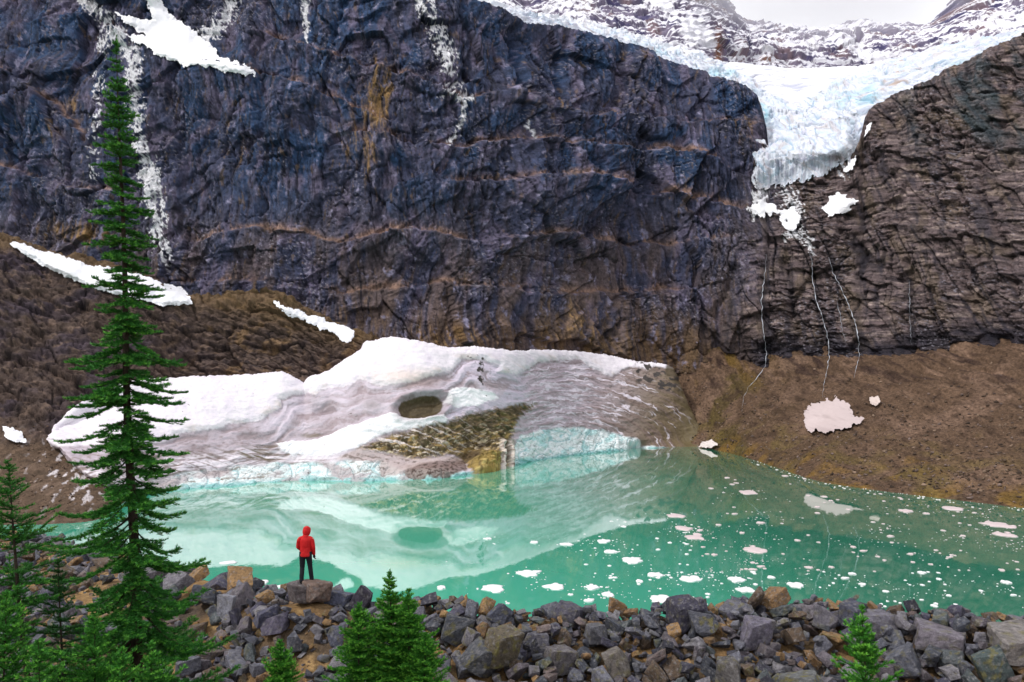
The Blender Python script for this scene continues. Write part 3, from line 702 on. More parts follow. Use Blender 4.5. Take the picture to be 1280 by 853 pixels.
d1 = polysd(wX, wY, P1)
ang = -0.17
ex = (wX - 527) * math.cos(ang) + (wY - 508) * math.sin(ang); ey = -(wX - 527) * math.sin(ang) + (wY - 508) * math.cos(ang)
ce = np.sqrt((ex / 28) ** 2 + (ey / 14) ** 2)
P4 = [(555, 506), (558, 492), (566, 486), (578, 484), (598, 487), (615, 492), (622, 498), (605, 504), (590, 508), (570, 509)]
d4 = polysd(wX, wY, P4)
P5 = [(345, 553), (366, 552), (397, 551), (417, 541), (438, 533), (459, 525), (484, 518), (508, 519), (530, 524), (545, 521), (552, 519), (560, 523), (554, 530), (526, 535), (495, 537), (471, 546), (448, 560), (425, 568), (404, 571), (366, 570), (350, 563)]
d5 = polysd(wX, wY, P5)
P6 = [(446, 562), (470, 550), (495, 540), (526, 534), (559, 526), (580, 518), (612, 512), (655, 503), (668, 507), (648, 526), (642, 545), (640, 584), (588, 592), (575, 575), (560, 570), (520, 573), (484, 568)]
d6 = polysd(wX, wY, P6)
P7 = [(506, 584), (530, 578), (560, 574), (580, 576), (584, 590), (556, 598), (520, 600), (506, 594)]
d7 = polysd(wX, wY, P7)
P8 = [(638, 590), (640, 566), (650, 545), (680, 536), (715, 534), (755, 538), (790, 546), (815, 556), (838, 560), (838, 570), (638, 605)]
d8 = polysd(wX, wY, P8)
P9 = [(150, 640), (190, 600), (250, 588), (310, 583), (345, 580), (400, 578), (475, 576), (505, 590), (590, 594), (590, 620), (150, 660)]
d9 = polysd(wX, wY, P9)
# concentric flow bands to the right
r_ = np.sqrt(((gx - 705) / 190) ** 2 + ((gy - 580) / 112) ** 2); th = np.arctan2(gy - 580, gx - 705)
band = fbm(r_ * 26 + 0.6 * fbm(X / 12, Y / 12, o=2, seed=511), th * 1.8, o=4, seed=510, gain=0.6)
zone_r = sstep(-6, 10, gx - 655 - (gy - 500) * 0.1 + 4 * band) * (1 - sstep(-1, 1.5, d1)) * (1 - sstep(-2, 2, d8))
line = fbm(X / 14, (Y + 0.3 * X) / 1.7, o=4, seed=512)
# shape
d = 0.35 * fbm(X / 9, Y / 9, o=4, seed=503) + 0.12 * fbm(X / 2, Y / 2, o=3, seed=504)
d = d + 1.0 * sstep(-4, 6, d1) + 0.12 * sstep(-6, 6, d4) + 0.5 * sstep(-3, 3, d5) + 0.4 * fbm((d1 + 5.0 * fbm(X / 16, Y / 18, o=3, seed=561)) / 11.0, gx / 55, o=3, seed=562, gain=0.5) * sstep(6, -2, d1) + 0.3 * zone_r * band
d = d - 2.4 * sstep(1.25, 0.55, ce) + 0.8 * np.exp(-((ce - 1.35) / 0.22) ** 2)
d = d - 1.6 * np.exp(-((gx - 402) / 20) ** 2 - ((gy - 511) / 8) ** 2) - 1.2 * np.exp(-((gx - 360) / 26) ** 2 - ((gy - 508) / 10) ** 2) * 0.4
rough6 = ridged(X / 5, Y / 6, o=4, seed=505) - 0.55
d = d + sstep(-4, 8, d6) * (1.5 * rough6 + 0.6 * fbm(X / 1.8, Y / 2, o=3, seed=506))
d = d + 3.2 * np.exp(-((gx - 605) / 17) ** 4 - ((gy - 582) / 16) ** 4) + 1.5 * np.exp(-((gx - 546) / 30) ** 2 - ((gy - 588) / 9) ** 2)
icef = np.maximum(sstep(-3, 2, d8), sstep(-3, 2, d9))
crack = np.abs(pn((X + 0.5 * Z) / 5.5, Z / 9 + Y / 30, seed=507)); crack2 = np.abs(pn((X - 0.8 * Z) / 3.0, (Z + Y) / 10, seed=508))
ck = np.minimum(crack, crack2 * 1.4)
d = d + icef * (0.55 * fbm(X / 4, Z / 3, o=4, seed=509) - 0.45 * (1 - sstep(0, 0.09, ck)) - 0.4 * (1 - sstep(0, 0.25, np.abs(line))))
# melt-out cave in the right-hand wall, and the pillars beside the yellow block
d = d - 5.0 * np.exp(-((gx - 800) / 11) ** 2) * sstep(549, 555, gy) * sstep(2.0, -1.0, gy - 566)
d = d + 1.8 * np.exp(-((gx - 627) / 3.4) ** 2) * sstep(545, 556, gy) + 1.8 * np.exp(-((gx - 638) / 3.2) ** 2) * sstep(553, 562, gy) - 2.5 * np.exp(-((gx - 632.5) / 2.0) ** 2) * sstep(550, 560, gy)
edge = np.ones_like(X); edge[:, :] = np.minimum(1, np.minimum(np.arange(len(pxa)), np.arange(len(pxa))[::-1]) / 12.0)[None]
V = (V + n * (d * edge)[..., None]).astype(np.float32)
# ragged outline
rim = np.clip(1 - np.abs(np.arange(V.shape[0])[:, None] - 3) / 16.0, 0, 1); lft = np.clip(1 - np.arange(V.shape[1])[None] / 50.0, 0, 1)
V[..., 2] += rim * (0.55 * fbm(X / 2.2, gy * 0, o=4, seed=570, gain=0.65) - 0.25 * np.abs(fbm(X / 0.8, gy * 0, o=2, seed=571)))
V[..., 0] += lft * 1.2 * fbm(Z / 2.5, gx * 0, o=4, seed=572, gain=0.6)
# colour
C = np.zeros(V.shape) + s2l((182, 170, 180))
C = mixc(C, (164, 152, 160), sstep(-0.1, 0.6, fbm(X / 10, Y / 14, o=4, seed=521)) * 0.8)
C = mixc(C, (204, 198, 212), sstep(640, 560, gx) * 0 + sstep(0.1, 0.7, fbm(X / 16, Y / 10, o=3, seed=522)) * 0.5)
dust = fbm(X / 1.1, Y / 1.6, o=3, seed=523)
C = mixc(C, (130, 116, 116), sstep(0.3, 0.75, dust) * 0.4)
# lighter mauve shelf under the upper snow
shelf = sstep(-1, 2, polysd(wX, wY, [(575, 452), (600, 450), (640, 466), (720, 452), (760, 472), (735, 470), (700, 472), (684, 478), (672, 486), (659, 499), (644, 506), (615, 515), (560, 523), (552, 510), (620, 500), (640, 480), (560, 475)]))
C = mixc(C, (206, 196, 214), shelf * 0.8)
lay1 = fbm((d1 + 5.0 * fbm(X / 16, Y / 18, o=3, seed=561)) / 11.0, gx / 55, o=4, seed=562, gain=0.5)
fl_ = gy + 0.11 * gx + 6 * fbm(X / 22, Y / 22, o=3, seed=563)
lay2 = fbm(fl_ / 4.0, gx / 60, o=4, seed=564, gain=0.65)
dirtm = sstep(8, -2, d1)
C = mixc(C, (208, 198, 212), dirtm * sstep(0.05, 0.45, lay1) * 0.7)
C = mixc(C, (142, 126, 130), dirtm * sstep(0.0, 0.5, -lay1 + 0.25 * dust) * sstep(720, 600, gx) * 0.75)
C = mixc(C, (226, 220, 228), sstep(556, 572, gy + 0.1 * (gx - 300)) * sstep(470, 380, gx) * sstep(-0.2, 0.15, lay2) * 0.85)
C = mixc(C, (112, 98, 86), sstep(548, 562, gy + 0.1 * (gx - 300)) * sstep(480, 400, gx) * sstep(0.1, 0.4, -lay2) * 0.8)
contour = np.abs(((d1 + 4.0 * pn(X / 12, Y / 14, seed=530) + 1.5 * pn(X / 4, Y / 5, seed=531)) / 13.0) % 1 - 0.5)
C = mixc(C, (134, 120, 122), sstep(0.07, 0.01, contour) * sstep(-0.2, 0.3, pn(X / 20, Y / 20, seed=532)) * sstep(-30, -3, d1) * sstep(2, -1, d1) * sstep(680, 520, gx) * 0.55)
C = mixc(C, (178, 150, 136), np.exp(-((gx - 505) / 34) ** 2 - ((gy - 476) / 7) ** 2) * 0.3)
# brown bands at the left foot
C = mixc(C, (112, 98, 92), sstep(0.0, 0.5, line + 0.3 * dust) * sstep(350, 250, gx) * sstep(548, 572, gy) * 0.8)
C = mixc(C, (110, 98, 82), sstep(0.7, 1.0, np.exp(-((wX - 390) / 30) ** 2 - ((wY - 545) / 7) ** 2)) * 0.8)
C = mixc(C, (96, 84, 58), np.exp(-((gx - 322) / 30) ** 2 - ((gy - 569 - 0.12 * (gx - 322)) / 7) ** 2) * sstep(-0.2, 0.3, line) * 1.2)
C = mixc(C, (132, 118, 122), np.exp(-((wX - 402) / 19) ** 4 - ((wY - 511) / 8) ** 4) * 0.45)
C = mixc(C, (124, 110, 104), np.exp(-((wX - 465) / 14) ** 2 - ((wY - 507) / 7) ** 2) * 0.5)
C = mixc(C, (150, 134, 132), sstep(0.0, 0.4, dust + 0.6 * lay2) * sstep(230, 120, gx) * sstep(-4, -14, d1) * 0.7)
# white winter snow
white = sstep(-1.0, 1.2, d1 + 1.2 * dust)
C = mixc(C, (228, 222, 230), white)
C = mixc(C, (208, 196, 192), white * sstep(0.15, 0.6, fbm(X / 9, Y / 6, o=4, seed=524)) * sstep(16, 2, d1) * 0.6)
C = mixc(C, (216, 190, 172), white * np.exp(-((gx - 505) / 44) ** 2 - ((gy - 472) / 9) ** 2) * 0.5)
C = mixc(C, (222, 200, 190), white * np.exp(-((gx - 375) / 22) ** 2 - ((gy - 515) / 14) ** 2) * 0.7)
C = mixc(C, (214, 206, 220), white * sstep(0.0, 0.6, fbm(X / 3.0, Y / 12, o=3, seed=525)) * 0.6)
C = mixc(C, (238, 236, 242), sstep(-1.0, 1.0, d5 + dust)); C = mixc(C, (242, 242, 246), sstep(-1.4, 1.6, d4 + dust))
C = mixc(C, (210, 202, 214), sstep(-1, 1, d5) * sstep(0.25, 0.6, lay2) * 0.35)
# the right-hand flow zone
tr = sstep(690, 850, gx + 0.3 * (gy - 500))
CZ = np.zeros(V.shape) + s2l((188, 174, 186))
CZ = CZ * (1 - tr[..., None]) + s2l((112, 96, 74)) * tr[..., None]
CZ = mixc(CZ, (118, 100, 94), sstep(-0.1, 0.35, band) * (0.5 + 0.4 * tr))
CZ = mixc(CZ, (224, 216, 228), sstep(0.02, 0.25, fbm(r_ * 34 + 0.8 * fbm(X / 5, Y / 5, o=2, seed=531), th * 3.2, o=4, seed=513, gain=0.6) - 0.32 * tr) * 0.85)
CZ = mixc(CZ, (84, 70, 48), sstep(0.2, 0.55, dust) * (0.2 + 0.4 * tr))
CZ = mixc(CZ, (94, 82, 52), sstep(838, 862, gx) * 0.8)
C = C * (1 - zone_r[..., None]) + CZ * zone_r[..., None]
# blue ice
CI = np.zeros(V.shape) + s2l((222, 232, 234))
CI = mixc(CI, (180, 222, 224), sstep(0.0, 0.5, fbm(X / 6, Z / 3, o=4, seed=526)) * (0.35 + 0.45 * sstep(560, 640, gx)))
CI = mixc(CI, (234, 240, 242), sstep(0.1, 0.5, fbm(X / 4, Z / 2, o=3, seed=527)) * 0.8)
CI = mixc(CI, (116, 186, 192), (1 - sstep(0.0, 0.06, ck)) * 0.6)
CI = mixc(CI, (110, 112, 104), (1 - sstep(0.0, 0.06, np.abs(pn((X - 0.5 * Z) / 5.5, (Z + 0.2 * Y) / 3.2, seed=528)))) * 0.55)
CI = mixc(CI, (128, 118, 106), sstep(0.18, 0.42, lay2) * sstep(560, 430, gx) * 0.8)
CI = mixc(CI, (150, 200, 204), sstep(0.2, 0.45, -lay2) * sstep(560, 430, gx) * 0.6)
CI = mixc(CI, (104, 178, 178), sstep(1.3, 0.1, Z + 0.5 * line) * 0.8)
dirt_front = sstep(0.1, 0.5, fbm(X / 9, Z / 4, o=4, seed=529))
CI = mixc(CI, (176, 164, 168), dirt_front * sstep(640, 480, gx) * 0.8)
m8 = np.maximum(sstep(-1.5, 1.5, d8), sstep(-3, 2, d9) * 0.95)
C = C * (1 - m8[..., None]) + CI * m8[..., None]
# ochre and brown debris heap
CD = np.zeros(V.shape) + s2l((88, 74, 50))
l6 = gy + 0.26 * gx + 5 * fbm(X / 9, Y / 9, o=3, seed=565); g6 = fbm(l6 / 5.0, gx / 26, o=4, seed=541, gain=0.6); h6 = 0.7 * fbm(l6 / 2.6, gx / 12, o=4, seed=542, gain=0.65) + 0.3 * fbm(X / 1.5, Y / 2, o=3, seed=566)
low6 = sstep(525, 560, gy + 0.12 * (gx - 560))
CD = mixc(CD, (168, 140, 84), sstep(-0.05, 0.45, g6 + 0.4 * line) * (0.3 + 0.7 * low6))
CD = mixc(CD, (222, 206, 176), sstep(0.08, 0.4, h6) * (0.25 + 0.75 * low6) * 0.85)
CD = mixc(CD, (60, 48, 26), sstep(0.1, 0.5, fbm(X / 3, Y / 3, o=3, seed=543)) * 0.8)
CD = mixc(CD, (216, 206, 206), sstep(0.22, 0.4, line + 0.3 * h6) * sstep(640, 500, gx) * 0.85)
m6 = sstep(-3.0, 4.0, d6 + 5 * h6 + 3 * line)
C = C * (1 - m6[..., None]) + CD * m6[..., None]
m7 = sstep(-1.5, 2, d7 + 2 * h6)
C = mixc(C, (118, 96, 88), m7 * 0.85); C = mixc(C, (74, 58, 52), m7 * sstep(0, 0.4, dust))
# grey-pink crushed ice left of the heap
m75 = sstep(-2, 2, polysd(wX, wY, [(420, 574), (450, 562), (484, 568), (520, 573), (560, 572), (580, 576), (530, 580), (505, 592), (475, 596), (474, 578)]))
C = mixc(C, (178, 162, 160), m75 * 0.8); C = mixc(C, (106, 92, 86), m75 * sstep(0.1, 0.5, line + dust * 0.5) * 0.8)
# the yellow block and the two ice pillars
yb = np.exp(-((wX - 604) / 19) ** 4 - ((wY - 582) / 15) ** 4)
C = mixc(C, (146, 122, 62), sstep(0.2, 0.7, yb + 0.3 * h6)); C = mixc(C, (196, 174, 110), sstep(0.3, 0.6, yb) * sstep(0.0, 0.4, h6) * 0.8)
C = mixc(C, (70, 58, 26), sstep(0.3, 0.6, yb) * (1 - sstep(0, 0.12, np.abs(pn(X / 1.3, Z / 12, seed=544)))) * 0.7)
C = mixc(C, (78, 60, 30), np.exp(-((wX - 586) / 14) ** 2 - ((wY - 571) / 7) ** 2) * 1.2)
pil = np.maximum(np.exp(-((gx - 627) / 4.0) ** 4), np.exp(-((gx - 639) / 4.0) ** 4)) * sstep(546, 556, gy)
C = mixc(C, (216, 206, 198), pil * 0.9); C = mixc(C, (96, 72, 58), pil * sstep(0.1, 0.4, dust) * 0.8)
# the sunk hole floored with dark grit
C = mixc(C, (122, 108, 108), sstep(1.7, 1.1, ce) * 0.45)
C = mixc(C, (72, 60, 38), sstep(1.04, 0.97, ce))
C = mixc(C, (92, 80, 56), sstep(1.0, 0.9, ce) * sstep(0, 0.5, dust) * 0.6)
# black rubble at the far right and the stony streak in the middle
rub = np.exp(-((gx - 822) / 30) ** 4 - ((gy - 473 - 0.25 * (gx - 822)) / 14) ** 4)
C = mixc(C, (62, 56, 54), sstep(0.25, 0.6, rub) * sstep(0.02, 0.2, fbm(X / 3.2, Z / 2.2, o=3, seed=551)))
C = mixc(C, (78, 66, 46), sstep(0.25, 0.6, np.exp(-((gx - 845) / 14) ** 4 - ((gy - 464) / 8) ** 4)) * 0.9)
sp = np.exp(-((gx - 601) / 4.5) ** 2 - ((gy - 466) / 19) ** 4)
C = mixc(C, (58, 54, 50), sstep(0.3, 0.5, sp * (0.45 + 1.3 * fbm(X / 1.5, Z / 1.6, o=3, seed=552))))
spk = fbm(X / 1.3 + 3 * pn(X / 9, Y / 9, seed=554), Y / 1.9, o=2, seed=553)
C = mixc(C, (90, 80, 76), sstep(1.0, 1.12, spk + 0.35 * pn(X / 14, Y / 14, seed=555)) * 0.8)
snow_apron = link('snowfield', grid_mesh('snowfield', V, C), m_snow)
tag(snow_apron, 'dirty white snowfield with blue ice edge and brown debris along the far shore', 'snowfield')

# ------------------------------------------------------------------ hanging glacier
pxg = np.linspace(575, 1330, 900)
G = [
 (575, [(-22, 480), (-16, 465), (-8, 450), (4, 438), (14, 430), (24, 430)]),
 (602, [(-2, 480), (2, 465), (6, 450), (12, 438), (18, 430), (26, 430)]),
 (690, [(18, 485), (24, 468), (30, 452), (38, 440), (48, 432), (58, 432)]),
 (751, [(31, 488), (37, 470), (44, 454), (52, 440), (64, 430), (74, 430)]),
 (810, [(47, 492), (54, 474), (62, 456), (72, 440), (84, 428), (94, 428)]),
 (865, [(62, 500), (70, 480), (80, 460), (92, 440), (106, 424), (116, 424)]),
 (901, [(76, 512), (84, 486), (94, 460), (106, 436), (122, 420), (134, 420)]),
 (930, [(79, 525), (90, 490), (104, 458), (120, 432), (150, 405), (180, 400)]),
 (938, [(80, 530), (92, 490), (108, 454), (130, 426), (180, 384), (234, 362)]),
 (944, [(81, 532), (96, 488), (120, 444), (160, 396), (205, 358), (238, 348)]),
 (960, [(83, 540), (104, 484), (134, 432), (172, 392), (210, 358), (238, 345)]),
 (985, [(85, 545), (112, 478), (142, 428), (176, 386), (212, 356), (237, 344)]),
 (1010, [(85, 545), (112, 478), (140, 428), (172, 388), (206, 356), (230, 344)]),
 (1037, [(84, 540), (106, 478), (132, 430), (164, 390), (196, 358), (219, 346)]),
 (1054, [(83, 538), (102, 478), (126, 432), (156, 392), (186, 364), (208, 350)]),
 (1072, [(82, 534), (98, 474), (118, 434), (140, 406), (165, 390), (190, 386)]),
 (1090, [(80, 526), (93, 468), (108, 430), (122, 404), (140, 392), (150, 392)]),
 (1123, [(75, 500), (85, 452), (98, 420), (108, 398), (124, 384), (134, 384)]),
 (1175, [(60, 460), (68, 430), (78, 404), (88, 388), (104, 374), (114, 374)]),
 (1224, [(49, 430), (54, 412), (61, 394), (70, 378), (84, 364), (94, 364)]),
 (1267, [(39, 412), (42, 400), (46, 386), (51, 372), (62, 358), (72, 358)]),
 (1290, [(36, 405), (38, 396), (41, 384), (46, 370), (56, 356), (66, 356)]),
 (1330, [(32, 402), (34, 394), (37, 382), (42, 368), (52, 354), (62, 354)])]
G = [(c, [(p_, y_ * float(np.interp(c, [575, 640, 690, 751, 810, 865], [0.85, 0.90, 0.94, 0.97, 0.99, 1.0]))) for p_, y_ in pr]) for c, pr in G]
V = sweep(G, pxg, (50, 60, 60, 60, 60), smooth=3)
gx, gy = proj(V); X, Y, Z = V[..., 0], V[..., 1], V[..., 2]; n = gnormals(V)
ton = sstep(905, 950, gx) * sstep(1110, 1060, gx)          # the tongue
basin = np.clip(polysd(gx, gy, [(880, 60), (1140, 60), (1090, 84), (1050, 96), (1015, 118), (990, 132), (965, 118), (940, 98), (905, 80)]) / 6 + 0.5, 0, 1)
uc = (gy - 0.012 * np.abs(gx - 990) ** 1.35 * -1)          # bowed crevasse lines across the basin
cv1 = np.abs(pn(X / 45, uc / 4.6 + 0.5 * pn(X / 20, Y / 30, seed=3), seed=601))
wxg = X + 5 * fbm(X / 16, Z / 16, o=2, seed=602); wzg = Z + 5 * fbm(X / 16, Z / 16, o=2, seed=603)
cv2 = np.abs(pn((wxg - 0.3 * wzg) / 11, (wzg + 0.2 * wxg) / 22, seed=604)); cv3 = np.abs(pn((wxg + 0.5 * wzg) / 5.5, (wzg - .3 * wxg) / 7, seed=605))
gf1, _ = facets((wxg + 0.3 * wzg) / 7, (wzg - 0.2 * wxg) / 5, 21); gf2, _ = facets(wxg / 2.8, wzg / 2.4, 22)
blocky = 1.5 * fbm(wxg / 18, wzg / 18, o=2, seed=606) + 1.1 * gf1 + 0.7 * gf2 + 0.5 * fbm(X / 3, Z / 3, o=3, seed=607) - 1.0 * (1 - sstep(0, 0.06, cv2)) - 0.5 * (1 - sstep(0, 0.08, cv3))
d = blocky * (1 - 0.85 * basin) - basin * 1.4 * (1 - sstep(0, 0.16, cv1))
d = d + 1.5 * ton * sstep(225, 175, gy) * sstep(110, 150, gy) + 2.0 * (ridged(X / 9, Z / 60, o=2, seed=608) - 0.5) * sstep(1060, 1110, gx)
V = (V + n * d[..., None]).astype(np.float32)
ROCKD = np.full((700, 900), 1e9); qx, qy = proj(CLIFF); bx = np.round(qx - 600).astype(int); by = np.round(qy + 100).astype(int)
ok = (bx >= 0) & (bx < 900) & (by >= 0) & (by < 700); np.minimum.at(ROCKD, (by[ok], bx[ok]), CLIFF[..., 1][ok])
for _ in range(5):
    p_ = np.pad(ROCKD, 1, constant_values=1e9); mn = np.min([p_[1 + a:701 + a, 1 + b_:901 + b_] for a in (-1, 0, 1) for b_ in (-1, 0, 1)], axis=0); ROCKD = np.where(ROCKD > 1e8, mn, ROCKD)
sub_ = ROCKD[250:400, 300:500]; sub_ = np.where(sub_ > 1e8, 360.0, sub_)
for ax in (0, 1): sub_ = np.apply_along_axis(lambda a: gsmooth(a, 4.0), ax, sub_)
ROCKD[250:400, 300:500] = sub_
gx, gy = proj(V)
edge_y = np.interp(gx, [930, 945, 965, 985, 1010, 1030, 1045, 1060], [232, 238, 236, 233, 226, 220, 211, 204]) + 8 * fbm(gx / 9, gx * 0 + 2.2, o=4, seed=609, gain=0.65) - 2
sink = sstep(-50, 0, gy - edge_y) * sstep(925, 940, gx) * sstep(1066, 1058, gx)
rd = ROCKD[np.clip(np.round(gy + 100).astype(int), 0, 699), np.clip(np.round(gx - 600).astype(int), 0, 899)]
rd = np.where(rd > 1e8, V[..., 1], rd)
newY = V[..., 1] * (1 - sink) + (rd - 1.1) * sink
V[..., 2] = H - (gy - HOR) / F * newY; V[..., 0] = (gx - 640) / F * newY; V[..., 1] = newY
C = np.zeros(V.shape) + s2l((218, 223, 234))
f1 = fbm(wxg / 10, wzg / 10, o=4, seed=611)
C = mixc(C, (206, 220, 236), sstep(-0.1, 0.5, f1) * (1 - basin) * 0.7)
C = mixc(C, (184, 208, 226), sstep(0.25, 0.7, fbm(wxg / 6, wzg / 9, o=4, seed=612)) * (1 - basin) * 0.7)
C = mixc(C, (206, 204, 222), sstep(0.1, 0.5, fbm(X / 2.5, Z / 4, o=4, seed=614)) * (1 - basin) * 0.7)
C = mixc(C, (128, 170, 198), (1 - basin) * (1 - sstep(0, 0.06, cv2)) * 0.7)
C = mixc(C, (150, 160, 184), (1 - basin) * sstep(0.2, 0.5, fbm(wxg / 1.6, wzg / 9, o=4, seed=615)) * 0.6)
C = mixc(C, (172, 188, 206), (1 - basin) * (1 - sstep(0, 0.07, cv3)) * 0.7)
for (cx, cy, rx, ry, a) in ((955, 142, 7, 14, 1.0), (1087, 118, 10, 12, 0.8), (1200, 78, 16, 7, 0.8), (1225, 66, 10, 6, 0.6), (800, 62, 40, 8, 0.7), (900, 92, 30, 10, 0.6), (1055, 125, 26, 10, 0.6), (965, 222, 12, 8, 0.5)):
    C = mixc(C, (132, 196, 212), 0.8 * a * np.exp(-((gx - cx) / rx) ** 2 - ((gy - cy) / ry) ** 2) * sstep(-0.3, 0.3, f1))
C = mixc(C, (240, 240, 246), basin * 0.9); C = mixc(C, (168, 172, 196), basin * (1 - sstep(0, 0.14, cv1)) * 0.85)
C = mixc(C, (184, 160, 144), sstep(0.25, 0.6, fbm(wxg / 3.5, wzg / 10, o=3, seed=613)) * (1 - basin) * (0.35 + 0.5 * np.exp(-((gx - 1118) / 16) ** 2)))
C = mixc(C, (120, 108, 108), np.exp(-((gx - 1000) / 34) ** 2 - ((gy - 192 - 0.05 * (gx - 1000)) / 2.2) ** 2) * sstep(-0.2, 0.3, f1) * 0.8)
C = mixc(C, (110, 98, 96), np.exp(-((gx - 1048) / 10) ** 2 - ((gy - 198) / 6) ** 2) * sstep(0, 0.3, f1))
C = mixc(C, (238, 238, 244), sstep(228, 238, gy + 5 * f1) * sstep(990, 950, gx) * 0.8)
# the upper rim keeps clean snow
C = mixc(C, (240, 242, 248), np.clip(1 - np.arange(V.shape[0]) / 60.0, 0, 1)[:, None] * sstep(920, 860, gx) * 0.8)
glacier = link('glacier', grid_mesh('glacier', V, C, (gy < edge_y + 0.5) | (gx < 930) | (gx > 1064)), m_glacier)
tag(glacier, 'hanging glacier of cracked blue-white ice spilling down between two cliffs', 'glacier')

# ------------------------------------------------------------------ snow patches lying on rock and scree
BW, BH, BO = 1900, 1100, 320
dbuf = np.full((BH, BW), 1e9)
for S in (CLIFF, Vs, Vl):
    for rr in (S, 0.5 * (S[1:] + S[:-1]), 0.5 * (S[:, 1:] + S[:, :-1])):
        qx, qy = proj(rr); bx = np.round(qx + BO).astype(int); by = np.round(qy + BO).astype(int)
        ok = (bx >= 0) & (bx < BW) & (by >= 0) & (by < BH)
        np.minimum.at(dbuf, (by[ok], bx[ok]), rr[..., 1][ok])
for _ in range(6):                         # close pinholes
    p = np.pad(dbuf, 1, constant_values=1e9)
    mn = np.min([p[1 + a:BH + 1 + a, 1 + b_:BW + 1 + b_] for a in (-1, 0, 1) for b_ in (-1, 0, 1)], axis=0)
    dbuf = np.where(dbuf > 1e8, mn, dbuf)
def rock_depth(px, py, r=0):
    x = np.clip(np.round(np.asarray(px) + BO).astype(int), r, BW - 1 - r); y = np.clip(np.round(np.asarray(py) + BO).astype(int), r, BH - 1 - r)
    out = dbuf[y, x]
    for a in range(-r, r + 1):
        for b_ in range(-r, r + 1): out = np.minimum(out, dbuf[y + a, x + b_])
    return out

def snow_patch(poly, label, thick=1.2, rag=2.5, col=(240, 240, 246), seed=0, step=0.8, group=None, soft=2):
    poly = np.array(poly, float)
    x0, y0 = poly.min(0) - 5; x1, y1 = poly.max(0) + 5
    gx, gy = np.meshgrid(np.arange(x0, x1, step), np.arange(y0, y1, step))
    sdv = polysd(gx + rag * fbm(gx / 8, gy / 8, o=4, seed=700 + seed), gy + rag * fbm(gx / 8, gy / 8, o=4, seed=720 + seed), poly)
    Yd = rock_depth(gx, gy, 3)
    for ax in (0, 1):
        Yd = np.apply_along_axis(lambda a: gsmooth(a, 5.0 if len(a) > 40 else 2.0), ax, Yd)
    Yn = Yd - thick * np.clip(0.25 + sdv / 5.0, -1.0, 1.0)
    V = np.stack([(gx - 640) / F * Yn, Yn, H - (gy - HOR) / F * Yn], -1)
    keep = sdv > -1.6
    lab_ = np.zeros(keep.shape, bool); i0 = np.unravel_index(np.argmax(np.where(keep, sdv, -99)), keep.shape); lab_[i0] = True
    for _ in range(600):                # the one piece round its thickest point
        g_ = lab_.copy(); g_[1:] |= lab_[:-1]; g_[:-1] |= lab_[1:]; g_[:, 1:] |= lab_[:, :-1]; g_[:, :-1] |= lab_[:, 1:]; g_ &= keep
        if (g_ == lab_).all(): break
        lab_ = g_
    keep = lab_
    C = np.zeros(V.shape) + s2l(col)
    C = mixc(C, tuple(max(0, c - 70) for c in col), sstep(0.25, 0.6, fbm(V[..., 0] / 0.9, V[..., 2] / 0.7, o=3, seed=760 + seed)) * sstep(5, -1, sdv) * 0.6)
    C = mixc(C, tuple(max(0, c - 34) for c in col), sstep(0.2, 0.7, fbm(V[..., 0] / 4, V[..., 2] / 3, o=4, seed=740 + seed)) * 0.5)
    o = link('snow_patch', grid_mesh('snow_patch', V, C, keep), m_snow)
    tag(o, label, 'snow patch', group or 'snow patches on the rock')
    return o
snow_patch([(143, 14), (152, 22), (162, 22), (178, 26), (192, 25), (188, 12), (182, 0), (178, -8), (196, -8), (204, 8), (212, 20), (228, 30), (245, 42), (256, 52), (268, 60), (272, 70), (284, 76), (300, 79), (312, 86), (320, 93), (304, 92), (288, 90), (275, 86), (262, 83), (250, 80), (236, 82), (220, 77), (205, 71), (196, 70), (193, 64), (178, 55), (166, 50), (162, 44), (180, 46), (186, 46), (172, 36), (158, 28)], 'large white snowfield on the upper cliff ledge right of the tall fir tip', 0.9, 4.0, seed=1)
snow_patch([(14, 304), (30, 306), (48, 314), (70, 318), (90, 325), (110, 332), (135, 335), (160, 340), (180, 346), (205, 355), (225, 360), (236, 372), (240, 379), (220, 381), (200, 381), (180, 374), (160, 372), (140, 366), (118, 360), (95, 350), (75, 342), (55, 332), (35, 320)], 'long tapering snow bank across the rock shoulder behind the tall fir', 1.3, 2.4, seed=2)
snow_patch([(342, 377), (352, 381), (362, 387), (372, 388), (384, 396), (396, 397), (408, 402), (420, 404), (434, 410), (443, 414), (442, 422), (434, 427), (428, 427), (424, 420), (412, 413), (400, 411), (388, 403), (376, 399), (364, 394), (352, 388)], 'thin ragged snow strip above the lake snowfield, left of centre', 0.6, 3.5, seed=3)
snow_patch([(3, 534), (16, 536), (26, 542), (33, 552), (20, 552), (6, 545)], 'small snow scrap on the brown bank beside the left picture edge', 0.7, 3.0, seed=4)
snow_patch([(1027, 262), (1034, 256), (1040, 246), (1048, 241), (1056, 246), (1072, 252), (1064, 256), (1062, 263), (1048, 267), (1036, 268)], 'triangular white snow patch on the rock right below the glacier tongue', 0.6, 4.0, seed=5)
snow_patch([(972, 265), (982, 260), (994, 262), (1000, 272), (996, 284), (988, 290), (980, 280), (974, 272)], 'broken snow patch on rock steps straight below the glacier tongue', 1.0, 6.0, seed=6)
snow_patch([(938, 262), (945, 252), (955, 248), (968, 256), (972, 266), (958, 268), (948, 272)], 'broken snow patch on rock steps at the left foot of the glacier', 0.5, 7.0, seed=7)
snow_patch([(1056, 214), (1064, 196), (1080, 160), (1090, 154), (1086, 162), (1074, 178), (1068, 196), (1070, 204), (1062, 214)], 'narrow snow sliver against the dark rock on the right side of the glacier', 0.5, 2.5, seed=8)
